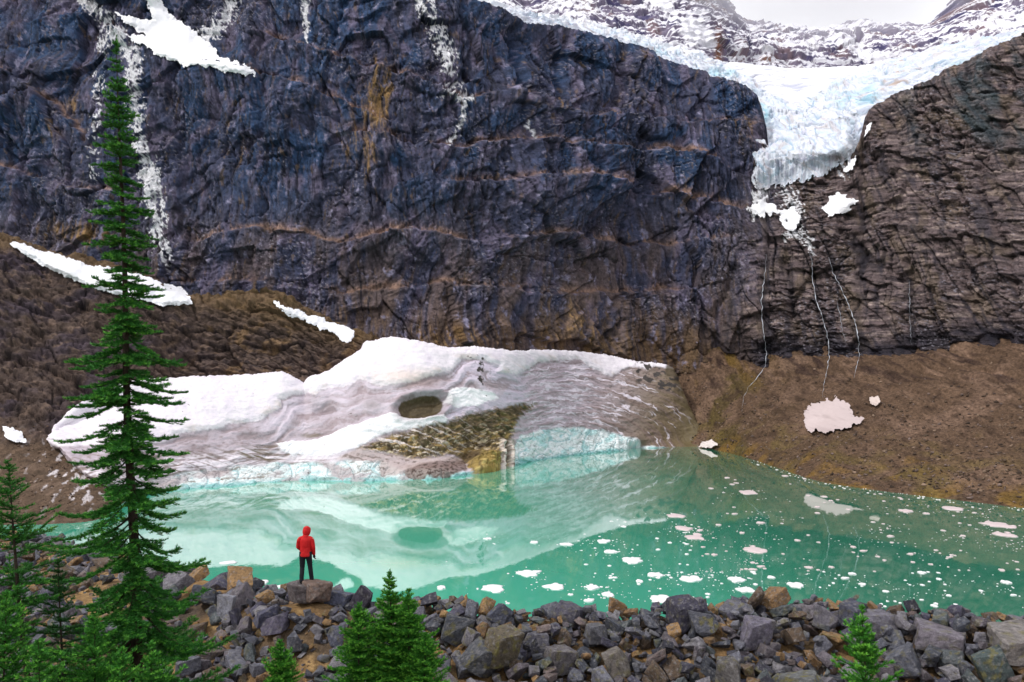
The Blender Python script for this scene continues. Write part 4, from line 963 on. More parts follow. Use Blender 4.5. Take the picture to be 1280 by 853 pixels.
snow_patch([(1008, 514), (1014, 504), (1022, 508), (1030, 500), (1044, 499), (1058, 502), (1063, 512), (1066, 520), (1077, 524), (1074, 531), (1058, 533), (1044, 537), (1030, 540), (1012, 538), (1004, 530)], 'greyish-pink snow patch on the brown scree below the waterfalls', 0.22, 6.0, (196, 180, 180), seed=9)
snow_patch([(1087, 498), (1096, 496), (1099, 502), (1094, 507), (1089, 504)], 'tiny snow scrap on the scree right of the pink snow patch', 0.4, 2.0, (206, 190, 184), seed=10)
snow_patch([(880, 553), (890, 550), (896, 556), (888, 559), (874, 558)], 'small white ice lump on the shore where scree meets the lake', 0.8, 2.0, (226, 216, 214), seed=11)

# ------------------------------------------------------------------ meltwater falls
m_fall, nt, b = newmat('white_water'); b.inputs['Base Color'].default_value = (0.5, 0.53, 0.6, 1); b.inputs['Roughness'].default_value = 0.3
def waterfall(path, width, label, seed=0):
    pts = []
    r = random.Random(seed)
    for i in range(len(path) - 1):
        (x0, y0), (x1, y1) = path[i], path[i + 1]
        nseg = max(2, int(math.hypot(x1 - x0, y1 - y0) / 3))
        for k in range(nseg):
            t = k / nseg; x = x0 + (x1 - x0) * t + r.uniform(-0.9, 0.9); y = y0 + (y1 - y0) * t
            Yd = float(rock_depth(x, y, 2))
            if Yd < 1e8: pts.append((x, y, Yd - 0.12))
    vs = []; fs = []
    for i, (x, y, Yd) in enumerate(pts):
        p = P(x, y, Yd); fr_ = i / max(len(pts) - 1, 1); w = 0.55 * width * (0.18 + 0.82 * r.random() ** 1.6) * min(1, 3 * fr_ + 0.15, 3 * (1 - fr_) + 0.15) * 0.5
        for a in range(6):
            an = a * math.pi / 3
            vs.append((p.x + w * math.cos(an), p.y + 0.5 * w * math.sin(an), p.z))
        if i:
            for a in range(6):
                fs.append(((i - 1) * 6 + a, (i - 1) * 6 + (a + 1) % 6, i * 6 + (a + 1) % 6, i * 6 + a))
    o = link('waterfall', raw_mesh('waterfall', np.array(vs), np.array(fs)), m_fall)
    tag(o, label, 'waterfall', 'meltwater falls on the right cliff')
waterfall([(958, 318), (956, 345), (952, 372), (953, 400), (956, 425), (958, 446), (956, 458), (948, 470), (936, 484), (929, 498), (927, 518)], 0.8, 'long thin waterfall, leftmost of the falls below the glacier', 1)
waterfall([(1012, 312), (1015, 330), (1016, 355), (1022, 380), (1030, 402), (1035, 425), (1036, 446), (1034, 462), (1030, 478), (1027, 500)], 0.9, 'waterfall running down to the pink snow patch on the scree', 2)
waterfall([(1036, 322), (1042, 342), (1052, 362), (1060, 380), (1068, 400), (1073, 425), (1074, 446), (1070, 462), (1066, 476)], 0.9, 'waterfall right of the one above the pink snow patch', 3)
waterfall([(1046, 372), (1050, 395), (1054, 415), (1057, 432)], 0.4, 'short faint waterfall between two longer falls', 4)
waterfall([(1136, 350), (1137, 380), (1138, 410), (1140, 438)], 0.4, 'thin lone waterfall well right of the other falls', 5)
# ------------------------------------------------------------------ moraine ridge in front
crest = [(-300, 655, 52), (-100, 662, 48), (50, 672, 44), (130, 684, 38), (250, 717, 30), (330, 730, 26.5), (370, 736, 25.5), (450, 745, 25), (560, 745, 24.5), (640, 752, 24.2), (740, 762, 24), (800, 762, 24), (860, 748, 24), (960, 745, 24.5), (1060, 749, 24.5), (1160, 758, 23.6), (1240, 762, 23), (1300, 760, 22), (1450, 762, 21)]
cw = [P(*c) for c in crest]
cxs = [c.x for c in cw]; cys = [c.y for c in cw]; czs = [c.z - 0.62 for c in cw]
def moraine(x, y):
    x = np.asarray(x, float); y = np.asarray(y, float)
    yc = np.interp(x, cxs, cys); zc = np.interp(x, cxs, czs)
    dn = yc - y
    near_r = zc - 0.16 * np.minimum(dn, 2.0) - 0.34 * np.clip(dn - 1.2, 0, 4.5)
    near_l = zc + 0.45 - 0.05 * np.minimum(dn, 6) + 0.02 * np.clip(dn - 6, 0, 12)
    lf = sstep(-6, -14, x)
    near = near_r * (1 - lf) + near_l * lf
    near = np.where(dn > 14, near - 0.02 * (dn - 14), near)
    far = zc - 0.12 * np.minimum(-dn, 0.8) - 0.66 * np.maximum(-dn - 0.5, 0)
    mound = 0.5 * np.exp(-((x + 6.35) / 1.5) ** 2 - ((y - 24.5) / 1.1) ** 2)      # the knoll under the hiker
    return np.where(dn > 0, near, far) + mound
gx1 = np.concatenate([np.arange(-70, -36, 1.0), np.arange(-36, 18, 0.11), np.arange(18, 60, 1.0)])
gy1 = np.concatenate([np.arange(-60, 12, 1.5), np.arange(12, 48, 0.11), np.arange(48, 110, 1.2)])
GX, GY = np.meshgrid(gx1, gy1)
GZ = moraine(GX, GY) + 0.12 * fbm(GX / 1.2, GY / 1.2, o=4, seed=801) + 0.035 * np.abs(fbm(GX / 0.2, GY / 0.2, o=2, seed=802))
V = np.stack([GX, GY, GZ], -1).astype(np.float32)
C = np.zeros(V.shape) + s2l((138, 110, 76))
C = mixc(C, (100, 84, 66), sstep(-0.2, 0.4, fbm(GX / 1.5, GY / 1.5, o=4, seed=803)))
C = mixc(C, (182, 150, 104), sstep(0.1, 0.5, fbm(GX / 0.4, GY / 0.4, o=3, seed=804)) * 0.7)
C = mixc(C, (84, 76, 72), sstep(0.0, 0.5, fbm(GX / 3.5, GY / 3.5, o=3, seed=805)) * 0.7)
m_gravel = surface_mat('moraine_gravel', rough=0.95, vary=((6, 0.3), (25, 0.35)), bumps=((5, 0.12), (18, 0.05)), spec=0.15)
tag(link('moraine', grid_mesh('moraine', V, C), m_gravel), kind='structure')

# ------------------------------------------------------------------ boulders
ROCKC = [(104, 104, 112), (122, 120, 128), (92, 88, 104), (132, 126, 130), (84, 86, 94), (118, 108, 112), (150, 144, 146), (170, 132, 86), (146, 112, 74), (112, 92, 74), (70, 68, 78), (136, 118, 112), (98, 104, 104)]
ROCKW = np.array([3, 3, 2.5, 2, 2, 2, 1, 1.5, 1.5, 1.2, 1.5, 1.2, 1.5]); ROCKW = ROCKW / ROCKW.sum()
def stone(r, level):
    """an angular stone in the unit box: hull of a skewed block, edges chipped; level 2 gets rough faces"""
    bm = bmesh.new()
    sk = r.uniform(0.25, 0.75)
    pts = [np.array((a, b_, c)) * (1 - r.uniform(0, sk, 3)) + r.normal(size=3) * 0.16 for a in (-1, 1) for b_ in (-1, 1) for c in (-1, 1)]
    pts += [p / np.linalg.norm(p) * r.uniform(0.8, 1.35) for p in r.normal(size=(r.integers(1, 5), 3))]
    for p in pts: bm.verts.new(p)
    res = bmesh.ops.convex_hull(bm, input=bm.verts)
    bmesh.ops.delete(bm, geom=[v for v in bm.verts if not v.link_faces], context='VERTS')
    bmesh.ops.dissolve_limit(bm, angle_limit=math.radians(14), verts=bm.verts, edges=bm.edges)
    bmesh.ops.bevel(bm, geom=list(bm.edges), offset=r.uniform(0.04, 0.11), offset_type='OFFSET', segments=1 if level < 2 else 2, profile=0.6, affect='EDGES', clamp_overlap=True)
    bmesh.ops.triangulate(bm, faces=bm.faces)
    if level >= 2:
        bmesh.ops.subdivide_edges(bm, edges=[e for e in bm.edges if e.calc_length() > 0.35], cuts=2, use_grid_fill=True)
        bmesh.ops.triangulate(bm, faces=bm.faces)
        bmesh.ops.subdivide_edges(bm, edges=[e for e in bm.edges if e.calc_length() > 0.16], cuts=1, use_grid_fill=True)
        bmesh.ops.triangulate(bm, faces=bm.faces)
        bmesh.ops.subdivide_edges(bm, edges=[e for e in bm.edges if e.calc_length() > 0.13], cuts=1, use_grid_fill=True)
        bmesh.ops.triangulate(bm, faces=bm.faces)
    bmesh.ops.recalc_face_normals(bm, faces=bm.faces)
    bm.verts.index_update()
    v = np.array([x.co[:] for x in bm.verts]); f = np.array([[y.index for y in x.verts] for x in bm.faces], np.int32); bm.free()
    if level >= 2:
        s = r.uniform(0, 90); nd = v / (np.linalg.norm(v, axis=1, keepdims=True) + 1e-6)
        v = v + nd * (0.05 * fbm(v[:, 0] * 1.6 + s, v[:, 1] * 1.6, v[:, 2] * 1.6, o=3, seed=810) + 0.035 * ridged(v[:, 0] * 4 + s, v[:, 1] * 4, v[:, 2] * 4, o=3, seed=811))[:, None]
    v = v - (v.max(0) + v.min(0)) / 2; v = v / np.abs(v).max(0)
    p0, p1, p2 = v[f[:, 0]], v[f[:, 1]], v[f[:, 2]]
    ar = np.linalg.norm(np.cross(p1 - p0, p2 - p0), axis=1); k = r.choice(len(f), size=260, p=ar / ar.sum())
    bc = r.dirichlet((1, 1, 1), size=260)
    return v, f, (f[k], bc)
_sr = np.random.default_rng(77)
STONES = {1: [stone(_sr, 1) for _ in range(60)], 2: [stone(_sr, 2) for _ in range(46)]}
def rock_shape(sub, r, dims):
    if sub == 2 and False: pass
    lib = STONES[1 if sub <= 3 else 2]
    v, f, smp = lib[r.integers(len(lib))]
    fl = np.array([r.choice((-1, 1)), r.choice((-1, 1)), 1.0])
    w = v * fl * (np.array(dims) * 0.5)
    if fl[0] * fl[1] < 0: f = f[:, ::-1]
    return w, f, smp
def rot_rand(r, tilt=0.5):
    e = Euler((r.normal() * tilt, r.normal() * tilt, r.uniform(0, 6.28)))
    return np.array(e.to_matrix())

CELL = 0.08; HX0, HX1, HY0, HY1 = -38.0, 19.0, 14.0, 54.0
hx = np.arange(HX0, HX1, CELL); hy = np.arange(HY0, HY1, CELL)
HM = moraine(*np.meshgrid(hx, hy)); HM0 = HM.copy()
def settle(w, smp, x, y, q=80, sink=0.0):
    """lower a rock (vertices about its own middle) onto what already lies there; returns its height and notes its top"""
    w = np.vstack([w, np.einsum('nk,nkd->nd', smp[1], w[smp[0]])])
    ix = np.clip(np.floor((w[:, 0] + x - HX0) / CELL).astype(int), 0, len(hx) - 1); iy = np.clip(np.floor((w[:, 1] + y - HY0) / CELL).astype(int), 0, len(hy) - 1)
    g = HM[iy, ix]
    lowr = w[:, 2] < 0
    z = np.percentile((g - w[:, 2])[lowr], q) - sink
    np.maximum.at(HM, (iy, ix), w[:, 2] + z)
    return z
def rock_colour(w, base, r, lichen):
    n = len(w); s = r.uniform(0, 90)
    C = np.zeros((n, 3)) + s2l(base) * np.array([0.78, 0.81, 0.88])
    L_ = max(np.ptp(w[:, 0]), 0.1)
    a, b_, c = w[:, 0] / 0.25 + s, w[:, 1] / 0.25, w[:, 2] / 0.25
    n1 = fbm(a, b_, c, o=4, seed=820)
    C = C * (1 + 0.35 * n1[:, None])
    C = mixc(C, (150, 148, 150), sstep(0.1, 0.5, fbm(a * 2.6, b_ * 2.6, c * 2.6, o=4, seed=821, gain=0.65)) * 0.55)
    C = mixc(C, (48, 48, 56), sstep(0.1, 0.5, fbm(a * 2.2 + 9, b_ * 2.2, c * 2.2, o=4, seed=823, gain=0.65)) * 0.55)
    C = mixc(C, (122, 116, 70), sstep(0.2, 0.5, fbm(a * 1.3 + 7, b_ * 1.3, c * 1.3, o=3, seed=822)) * lichen)
    return C

R = np.random.default_rng(42)
rocks = []     # dict(w, f, pos, base, label...)
def at_ground(px, py):
    """where the line of sight meets the pile as it stands"""
    ys = np.arange(15.0, 53.0, 0.1)
    x = (px - 640) / F * ys; z = H - (py - HOR) / F * ys
    ix = np.clip(((x - HX0) / CELL).astype(int), 0, len(hx) - 1); iy = np.clip(((ys - HY0) / CELL).astype(int), 0, len(hy) - 1)
    hit = np.nonzero(z <= HM[iy, ix])[0]
    return (x[hit[0]], ys[hit[0]]) if len(hit) else None
def add_rock(x, y, dims, tilt=0.45, sub=None, base=None, lichen=None, q=78, sink=0.0, label=None, rot=None):
    big = max(dims)
    if sub is None: sub = 4 if big > 0.36 else 3
    w, f, smp = rock_shape(sub, R, dims)
    w = w @ (rot if rot is not None else rot_rand(R, tilt)).T
    z = settle(w, smp, x, y, q, sink)
    if base is None: base = ROCKC[R.choice(len(ROCKC), p=ROCKW)]
    rocks.append(dict(w=w, f=f, pos=(x, y, z), base=base, lichen=R.uniform(0, 0.6) if lichen is None else lichen, size=big, label=label, top=w[:, 2].max() + z))
    return rocks[-1]
def hgt(x, y):
    ix = int(np.clip((x - HX0) / CELL, 1, len(hx) - 2)); iy = int(np.clip((y - HY0) / CELL, 1, len(hy) - 2))
    return float(HM[iy - 1:iy + 2, ix - 1:ix + 2].max() - HM0[iy, ix])
def fill(n, xr, off, med, sig, lo, hi):
    """rocks strewn between the ridge line and off metres on the near side"""
    for _ in range(n):
        x = R.uniform(*xr); yc = float(np.interp(x, cxs, cys)); y = yc + R.uniform(*off)
        if not (HY0 + 1 < y < HY1 - 1): continue
        if abs((x * F / y)) > 720: continue
        s = float(np.clip(med * math.exp(R.normal() * sig), lo, hi))
        # gravelly hollow left of the middle: only small stones
        if -7.5 < x < -4.4 and y < yc - 0.7 and R.uniform() < 0.72: s *= 0.45
        best = None
        for _c in range(4):       # of a few spots the lowest: stones roll into the gaps
            x2 = x + R.normal() * 0.35; y2 = y + R.normal() * 0.3
            h = hgt(x2, y2)
            if best is None or h < best[0]: best = (h, x2, y2)
        if best[0] > 0.55 or (abs(best[1] + 6.35) < 0.75 and -0.45 < best[2] - 24.6 < 0.9): continue
        add_rock(best[1], best[2], (s * R.uniform(0.9, 1.5), s * R.uniform(0.6, 1.0), s * R.uniform(0.35, 0.8)), q=66)
fill(800, (-9, 18), (-5.6, 1.4), 0.30, 0.42, 0.12, 0.7)
fill(1300, (-36, -8), (-20, 1.6), 0.38, 0.5, 0.16, 0.95)
fill(220, (-9, 18), (-5.0, 1.2), 0.38, 0.35, 0.25, 0.7)
fill(420, (-9, 18), (-5.4, 1.2), 0.22, 0.38, 0.10, 0.5)
fill(700, (-36, -6), (-18, 1.2), 0.25, 0.35, 0.14, 0.6)
# the boulders one can pick out: photo position, width and height in photo pixels, colour, what it looks like
PICK = [
 (857, 764, 44, 46, (80, 76, 90), 'dark wedge-shaped boulder standing on the ridge crest before the ice floes', 0.3),
 (945, 785, 42, 44, (132, 124, 136), 'squarish lilac-grey boulder below the ochre crest rock, right of centre', 0.2),
 (880, 785, 40, 36, (104, 104, 112), 'grey lichen-flecked boulder just under the dark wedge-shaped boulder', 0.8),
 (965, 750, 40, 22, (158, 122, 82), 'rusty ochre boulder on the ridge crest, right of the centre', 0.1),
 (995, 842, 72, 34, (124, 124, 120), 'broad flat lichen-covered boulder at the bottom edge right of centre', 1.0),
 (1092, 783, 58, 34, (134, 128, 136), 'pale grey slab-sided boulder right behind the small lone fir', 0.3),
 (1172, 790, 66, 38, (142, 132, 138), 'large flat-topped grey boulder on the ridge, second from the right slab', 0.4),
 (1066, 758, 38, 30, (92, 92, 106), 'blue-grey leaning boulder on the crest right of the ochre boulder', 0.3),
 (1284, 782, 104, 36, (156, 146, 138), 'huge pale layered slab on the ridge at the right picture edge', 0.7),
 (624, 762, 30, 32, (88, 90, 104), 'dark blue-grey boulder on the crest right of the fir cluster', 0.4),
 (712, 766, 46, 30, (98, 94, 106), 'dark humped boulder on the crest between fir cluster and wedge boulder', 0.3),
 (598, 826, 52, 48, (96, 96, 100), 'big speckled grey boulder low beside the fir cluster on its right', 0.8),
 (568, 790, 42, 40, (90, 92, 98), 'speckled dark boulder right against the fir cluster', 0.7),
 (626, 812, 50, 54, (116, 104, 84), 'tall brown-grey lichened boulder in the middle of the rock pile', 0.9),
 (452, 745, 28, 36, (82, 76, 88), 'upright dark purple-grey boulder on the crest right of the hiker', 0.1),
 (425, 748, 36, 20, (104, 106, 124), 'flat bluish boulder just right of the rock the hiker stands on', 0.2),
 (336, 760, 44, 20, (92, 90, 108), 'low dark slab left of the hiker on the gravel', 0.1),
 (342, 776, 40, 22, (104, 96, 112), 'low mauve slab lying below the dark slab left of the hiker', 0.1),
 (284, 748, 26, 34, (150, 148, 154), 'pale grey upright boulder beside the tall fir on its right', 0.2),
 (120, 690, 38, 26, (128, 124, 130), 'grey boulder by the shore between the two left firs', 0.2),
 (420, 788, 24, 30, (104, 104, 118), 'rounded grey boulder left of the fir cluster', 0.4),
 (370, 802, 22, 26, (100, 100, 108), 'small oval grey boulder above the little bottom fir', 0.3),
 (670, 800, 36, 28, (112, 108, 116), 'angular grey boulder in the pile below the humped crest boulder', 0.4),
 (745, 800, 34, 28, (110, 108, 112), 'blocky grey boulder at the centre of the right-hand pile', 0.3),
 (700, 835, 46, 34, (120, 112, 112), 'large mottled boulder at the bottom edge of the pile centre', 0.5),
 (770, 830, 34, 36, (130, 120, 110), 'tan-streaked boulder near the bottom edge below the wedge boulder', 0.4),
 (910, 838, 36, 44, (104, 98, 94), 'brown-grey split boulder at bottom edge left of the lichen slab', 0.4),
 (1130, 832, 36, 44, (112, 112, 120), 'grey leaning boulder at bottom edge right of the small lone fir', 0.5),
 (1190, 826, 34, 30, (100, 104, 104), 'green-grey boulder low on the pile near the right slab', 0.6),
 (1240, 838, 46, 40, (94, 106, 102), 'big green-grey boulder below the huge right-hand slab', 0.8),
 (1030, 775, 34, 28, (118, 112, 118), 'grey boulder between lilac-grey boulder and slab behind the lone fir', 0.3),
 (1014, 752, 44, 22, (140, 130, 134), 'pale flat boulder on the crest right beside the ochre boulder', 0.2),
]
for px, py, wpx, hpx, base, lab, lich in PICK:
    g = at_ground(px, py + hpx * 0.3)
    if g is None: g = (float((px - 640) / F * 24.4), 24.4)
    x, y = g; y = min(y, float(np.interp(x, cxs, cys)) + 0.1); x = (px - 640) / F * y
    W_ = 0.86 * wpx * y / F; Hh = 0.84 * hpx * y / F
    e = np.array(Euler((R.normal() * 0.22, R.normal() * 0.25, R.uniform(-0.7, 0.7))).to_matrix())
    add_rock(x, y, (W_ * 1.08, W_ * R.uniform(0.7, 0.95), Hh * 1.15), sub=5, base=base, lichen=lich, q=42, label=lab, rot=e)
fill(420, (-9, 18), (-5.4, 0.9), 0.26, 0.38, 0.10, 0.5)
fill(650, (-2, 18), (-5.6, 0.6), 0.27, 0.40, 0.12, 0.55)
# the split rock the hiker stands on: two tilted slabs of rusty grey stone
STAND_Y = 24.7
sx = (384 - 640) / F * STAND_Y
stand_z = H - (729 - HOR) / F * STAND_Y
for dx, dims, e, base, lab in ((-0.24, (0.60, 0.85, 0.72), (0.06, -0.10, 0.5), (116, 104, 102), 'rusty grey split slab under the left boot of the hiker'), (0.24, (0.78, 0.92, 0.70), (-0.05, 0.08, 0.7), (136, 112, 98), 'rusty brown rock under the right boot of the hiker')):
    rk = add_rock(sx + dx, STAND_Y, dims, sub=5, base=base, lichen=0.05, q=70, label=lab, rot=np.array(Euler(e).to_matrix()))
    rk['stand'] = True
    dz = stand_z - 0.02 - rk['top']; x, y, z = rk['pos']; rk['pos'] = (x, y, z + dz); rk['top'] += dz
for k in range(60):   # stones propping the split rock
    rx_, ry_ = sx + R.uniform(-1.5, 1.5), STAND_Y - R.uniform(0.5, 1.7)
    if hgt(rx_, ry_) < 0.34: add_rock(rx_, ry_, (R.uniform(0.2, 0.5), R.uniform(0.2, 0.4), R.uniform(0.14, 0.3)), q=50)

m_rock = surface_mat('boulder_stone', rough=0.8, vary=((10, 0.3), (45, 0.4)), bumps=((7, 0.12), (26, 0.05)), spec=0.35)
def vis_size(r):
    x, y, z = r['pos']
    px = 640 + F * x / y; py = HOR - F * (r['top'] - H) / y
    if not (-30 < px < 1310 and 640 < py < 880): return 0
    ix = int(np.clip((x - HX0) / CELL, 0, len(hx) - 1)); iy = int(np.clip((y - HY0) / CELL, 0, len(hy) - 1))
    bur = HM[iy, ix] - r['top']
    return r['size'] / y * (1.0 if bur < 0.06 else 0.3)
for r in rocks: r['vis'] = 9 if r['label'] else vis_size(r)
rocks.sort(key=lambda r: -r['vis'])
single, rest = rocks[:290], rocks[290:]
HUE = {(170, 132, 86): 'ochre', (146, 112, 74): 'ochre', (112, 92, 74): 'brown', (150, 144, 146): 'pale grey', (70, 68, 78): 'dark', (84, 86, 94): 'dark'}
STAND = []
for r in single:
    me = raw_mesh('boulder', r['w'], r['f'], rock_colour(r['w'] + np.array(r['pos']) * 3.1, r['base'], R, r['lichen']))
    me.set_sharp_from_angle(angle=math.radians(28))
    o = link('boulder', me, m_rock); o.location = r['pos']
    if r['label']: tag(o, r['label'], 'boulder')
    else:
        x, y, z = r['pos']; px = 640 + F * x / y
        hue = HUE.get(tuple(r['base']), 'grey')
        if px < 330: lab, g = '%s angular boulder in the rubble around and behind the left firs' % hue, '%s boulders behind the left firs' % hue
        elif px < 600: lab, g = '%s angular boulder in the rubble between hiker and fir cluster' % hue, '%s boulders near the hiker' % hue
        elif px < 900: lab, g = '%s angular boulder in the heap between fir cluster and ochre crest rock' % hue, '%s boulders of the middle heap' % hue
        else: lab, g = '%s angular boulder in the heap around the lone small fir' % hue, '%s boulders of the right heap' % hue
        tag(o, lab, 'boulder', g)
    if r.get('stand'): STAND.append(o)
STAND.sort(key=lambda o: o.location.x)
# everything smaller: one mass of rubble and grit
vs, fs, cs, off = [], [], [], 0
def put(w, f, c):
    global off
    vs.append(w); fs.append(f + off); cs.append(c); off += len(w)
for r in rest:
    put(r['w'] + np.array(r['pos']), r['f'], rock_colour(r['w'] + np.array(r['pos']) * 3.1, r['base'], R, r['lichen']))
for k in range(7000):
    if R.uniform() < 0.3: x = R.uniform(-30, -8); yo = R.uniform(-14, 1.0)
    else: x = R.uniform(-9, 17); yo = R.uniform(-5.2, 0.9)
    if -7.6 < x < -4 or R.uniform() < 0.55:
        y = float(np.interp(x, cxs, cys)) + yo
        if not (HY0 + 1 < y < HY1 - 1): continue
        if hgt(x, y) > 0.28: continue
        s = R.uniform(0.05, 0.14) * (1.5 if x < -9 else 1)
        w, f, _s = rock_shape(2, R, (s * 1.2, s, s * 0.6)); w = w @ rot_rand(R, 0.4).T
        ix = int((x - HX0) / CELL); iy = int((y - HY0) / CELL)
        z = HM[iy - 1:iy + 2, ix - 1:ix + 2].min()
        base = [(176, 140, 92), (160, 124, 80), (140, 116, 92), (120, 112, 110), (190, 160, 118)][R.integers(5)]
        put(w + np.array((x, y, z + s * 0.15)), f, np.zeros((len(w), 3)) + s2l(base) * R.uniform(0.6, 1.15))
rub_me = raw_mesh('rubble', np.vstack(vs), np.vstack(fs), np.vstack(cs)); rub_me.set_sharp_from_angle(angle=math.radians(28))
tag(link('rubble', rub_me, m_rock), 'small broken stones and ochre grit filling the gaps between boulders', 'rubble', kind='stuff')

# ------------------------------------------------------------------ ice floes
m_floe = surface_mat('floe_ice', rough=0.5, vary=((2.0, 0.06),), bumps=((3.0, 0.05),), spec=0.4)
def floe_mesh(w, d, seed):
    n = 22; a = np.arange(n) / n * 2 * math.pi
    rr = 1 + 0.55 * fbm(np.cos(a) * 1.3 + seed * 3.7, np.sin(a) * 1.3 + seed, o=3, seed=901)
    rr = rr / np.abs(rr).max()
    th = min(0.16, 0.07 * w + 0.04)
    V = []; 
    for k, z in ((0.9, -0.15), (1.0, 0.0), (0.98, th * 0.6), (0.86, th), (0.45, th * 1.25)):
        V += [(math.cos(t) * r_ * k * w / 2, math.sin(t) * r_ * k * d / 2, z + (0.15 * th * math.sin(5 * t + seed) if z > 0 else 0)) for t, r_ in zip(a, rr)]
    V.append((0, 0, th * 1.25)); F_ = []
    V = np.array(V)
    for L_ in range(4):
        for i in range(n):
            j = (i + 1) % n; p, q = L_ * n + i, L_ * n + j
            F_ += [(p, q, q + n), (p, q + n, p + n)]
    for i in range(n): F_.append((4 * n + i, 4 * n + (i + 1) % n, 5 * n))
    return V, np.array(F_)
BIGF = [(754, 677, 20, 'bright floe right where the pale reflection turns dark, above the oblong floe'), (763, 690, 21, 'oblong white floe left above the largest pale floe mid-lake'), (790, 701, 30, 'slanting bright floe, largest in the open middle water'), (708, 681, 19, 'thin straight sliver of ice in the pale reflection'),
 (694, 734, 34, 'large bright floe near the crest above the humped boulder'), (741, 735, 22, 'white floe right next to the large near floe above the humped boulder'), (759, 743, 18, 'ragged near floe left of the wedge boulder'), (737, 751, 16, 'small bright floe nearest the rocks, left of the wedge boulder'), (820, 719, 25, 'four-cornered bright floe above the left side of the wedge boulder'), (864, 724, 33, 'broad oval floe directly above the wedge boulder'), (827, 749, 38, 'wide white floe half hidden by the crest left of the wedge boulder'),
 (855, 661, 33, 'greyish slush floe where the pale and dark reflections meet'), (868, 672, 26, 'broken slush floe just below the greyish one at the reflection edge'), (661, 717, 40, 'wide patch of crumbled slush left of the large near floe'), (845, 645, 26, 'pale slush floe near the far blue ice wall reflection'), (616, 736, 32, 'long low slush floe by the crest right of the fir cluster'),
 (935, 616, 28, 'pinkish floe in the far bay near the scree shore'), (1190, 636, 30, 'pinkish long floe off the right scree shore'), (1245, 656, 46, 'big pinkish floe close to the right picture edge'), (1256, 669, 25, 'thin pink floe just below the big one at right edge'), (1133, 639, 27, 'pinkish flat floe left of the long one off the scree'), (942, 688, 34, 'round greyish slush patch in the dark water right of centre'), (921, 725, 30, 'white floe above the crest left of the ochre boulder'), (932, 738, 27, 'crumbly slush floe closest to the ochre boulder'), (996, 732, 24, 'white slush floe right of the ochre boulder'),
 (286, 704, 24, 'lone white floe right beside the tall fir'), (329, 728, 17, 'small white floe left of the hiker by the crest'), (350, 734, 15, 'white ice lump by the shore just left of the hiker'), (552, 735, 14, 'small white floe near the crest right of the fir cluster tip'), (610, 674, 13, 'small floe in the middle of the pale reflected snow')]
def put_floe(px, py, wpx, label, group, k, pink):
    Y = H * F / (py - HOR); X = (px - 640) / F * Y; w = wpx / F * Y
    v, f = floe_mesh(w, w * R.uniform(0.7, 1.5), k * 1.37)
    c = np.zeros((len(v), 3)) + s2l((206, 190, 192) if pink else (232, 230, 234))
    o = link('ice_floe', raw_mesh('ice_floe', v, f, c), m_floe); o.location = (X, Y, 0.0); o.rotation_euler.z = R.uniform(-0.4, 0.4)
    tag(o, label, 'ice floe', group); return o
k = 0
for px, py, w, lab in BIGF:
    put_floe(px, py, w, lab, None, k, px > 840 and py < 700); k += 1
small = []
tries = 0
while len(small) < 250 and tries < 9000:
    tries += 1
    px = R.uniform(330, 1290); py = R.uniform(585, 765)
    dens = 0.03 + 0.97 * float(sstep(600, 840, px + 1.2 * (py - 690)))
    if px > 880 and py < 562 + 0.2 * (px - 895) + 12: continue
    if px > 1280 - 0 or py < 560 + (px - 640) * 0.1 and px > 640: continue
    if px < 880 and py < 650: continue
    cl_ = float(fbm(np.array([px / 60.0]), np.array([py / 22.0]), o=2, seed=903)[0])
    if R.uniform() > dens * (0.12 + 1.8 * max(cl_ + 0.1, 0)): continue
    small.append((px, py))
for px, py in small:
    w = float(np.clip(5.5 * math.exp(R.normal() * 0.45), 2.5, 13)) * (0.75 if py < 650 else 1)
    pink = px > 870 and py < 715
    if px < 640: lab, g = 'small white ice floe scattered over the pale green water left of centre', 'small floes on the left water'
    elif pink: lab, g = 'small greyish-pink ice floe drifting on the dark water off the scree', 'small pinkish floes off the scree'
    elif px < 880: lab, g = 'small white ice floe drifting between the larger floes mid-lake', 'small floes mid-lake'
    else: lab, g = 'small white ice floe in the near water above the right rock pile', 'small floes near the right rocks'
    put_floe(px, py, w, lab, g, k, pink); k += 1
vs, fs, cs, off = [], [], [], 0
def crumb(px, py, wpx, sd):
    if not (px > 560 and 585 < py < 770) or (px > 880 and py < 562 + 0.2 * (px - 895) + 6) or (px < 880 and py < 640): return
    Y = H * F / (py - HOR); X = (px - 640) / F * Y; w = wpx / F * Y
    v, f = floe_mesh(w, w * R.uniform(0.6, 1.4), sd); put(v * np.array((1, 1, 0.7)) + np.array((X, Y, 0)), f, np.zeros((len(v), 3)) + s2l((206, 194, 198) if px > 870 and py < 715 else (230, 228, 232)))
for n_ in range(260):
    px = R.uniform(600, 1300); py = R.uniform(600, 768)
    if R.uniform() < float(sstep(640, 880, px + 1.2 * (py - 690))): crumb(px, py, R.uniform(0.9, 2.6), n_ * 0.77)
cent = [(a, b_) for a, b_, w_, l_ in BIGF if a > 600] + [(R.uniform(840, 1260), R.uniform(640, 750)) for _ in range(22)]
for cx_, cy_ in cent:        # crumbs gather in loose rafts round the bigger floes
    for n_ in range(int(R.integers(8, 34))):
        crumb(cx_ + R.normal() * 20, cy_ + R.normal() * 4.0, float(np.clip(1.2 * math.exp(R.normal() * 0.6), 0.7, 5)), R.uniform(0, 99))
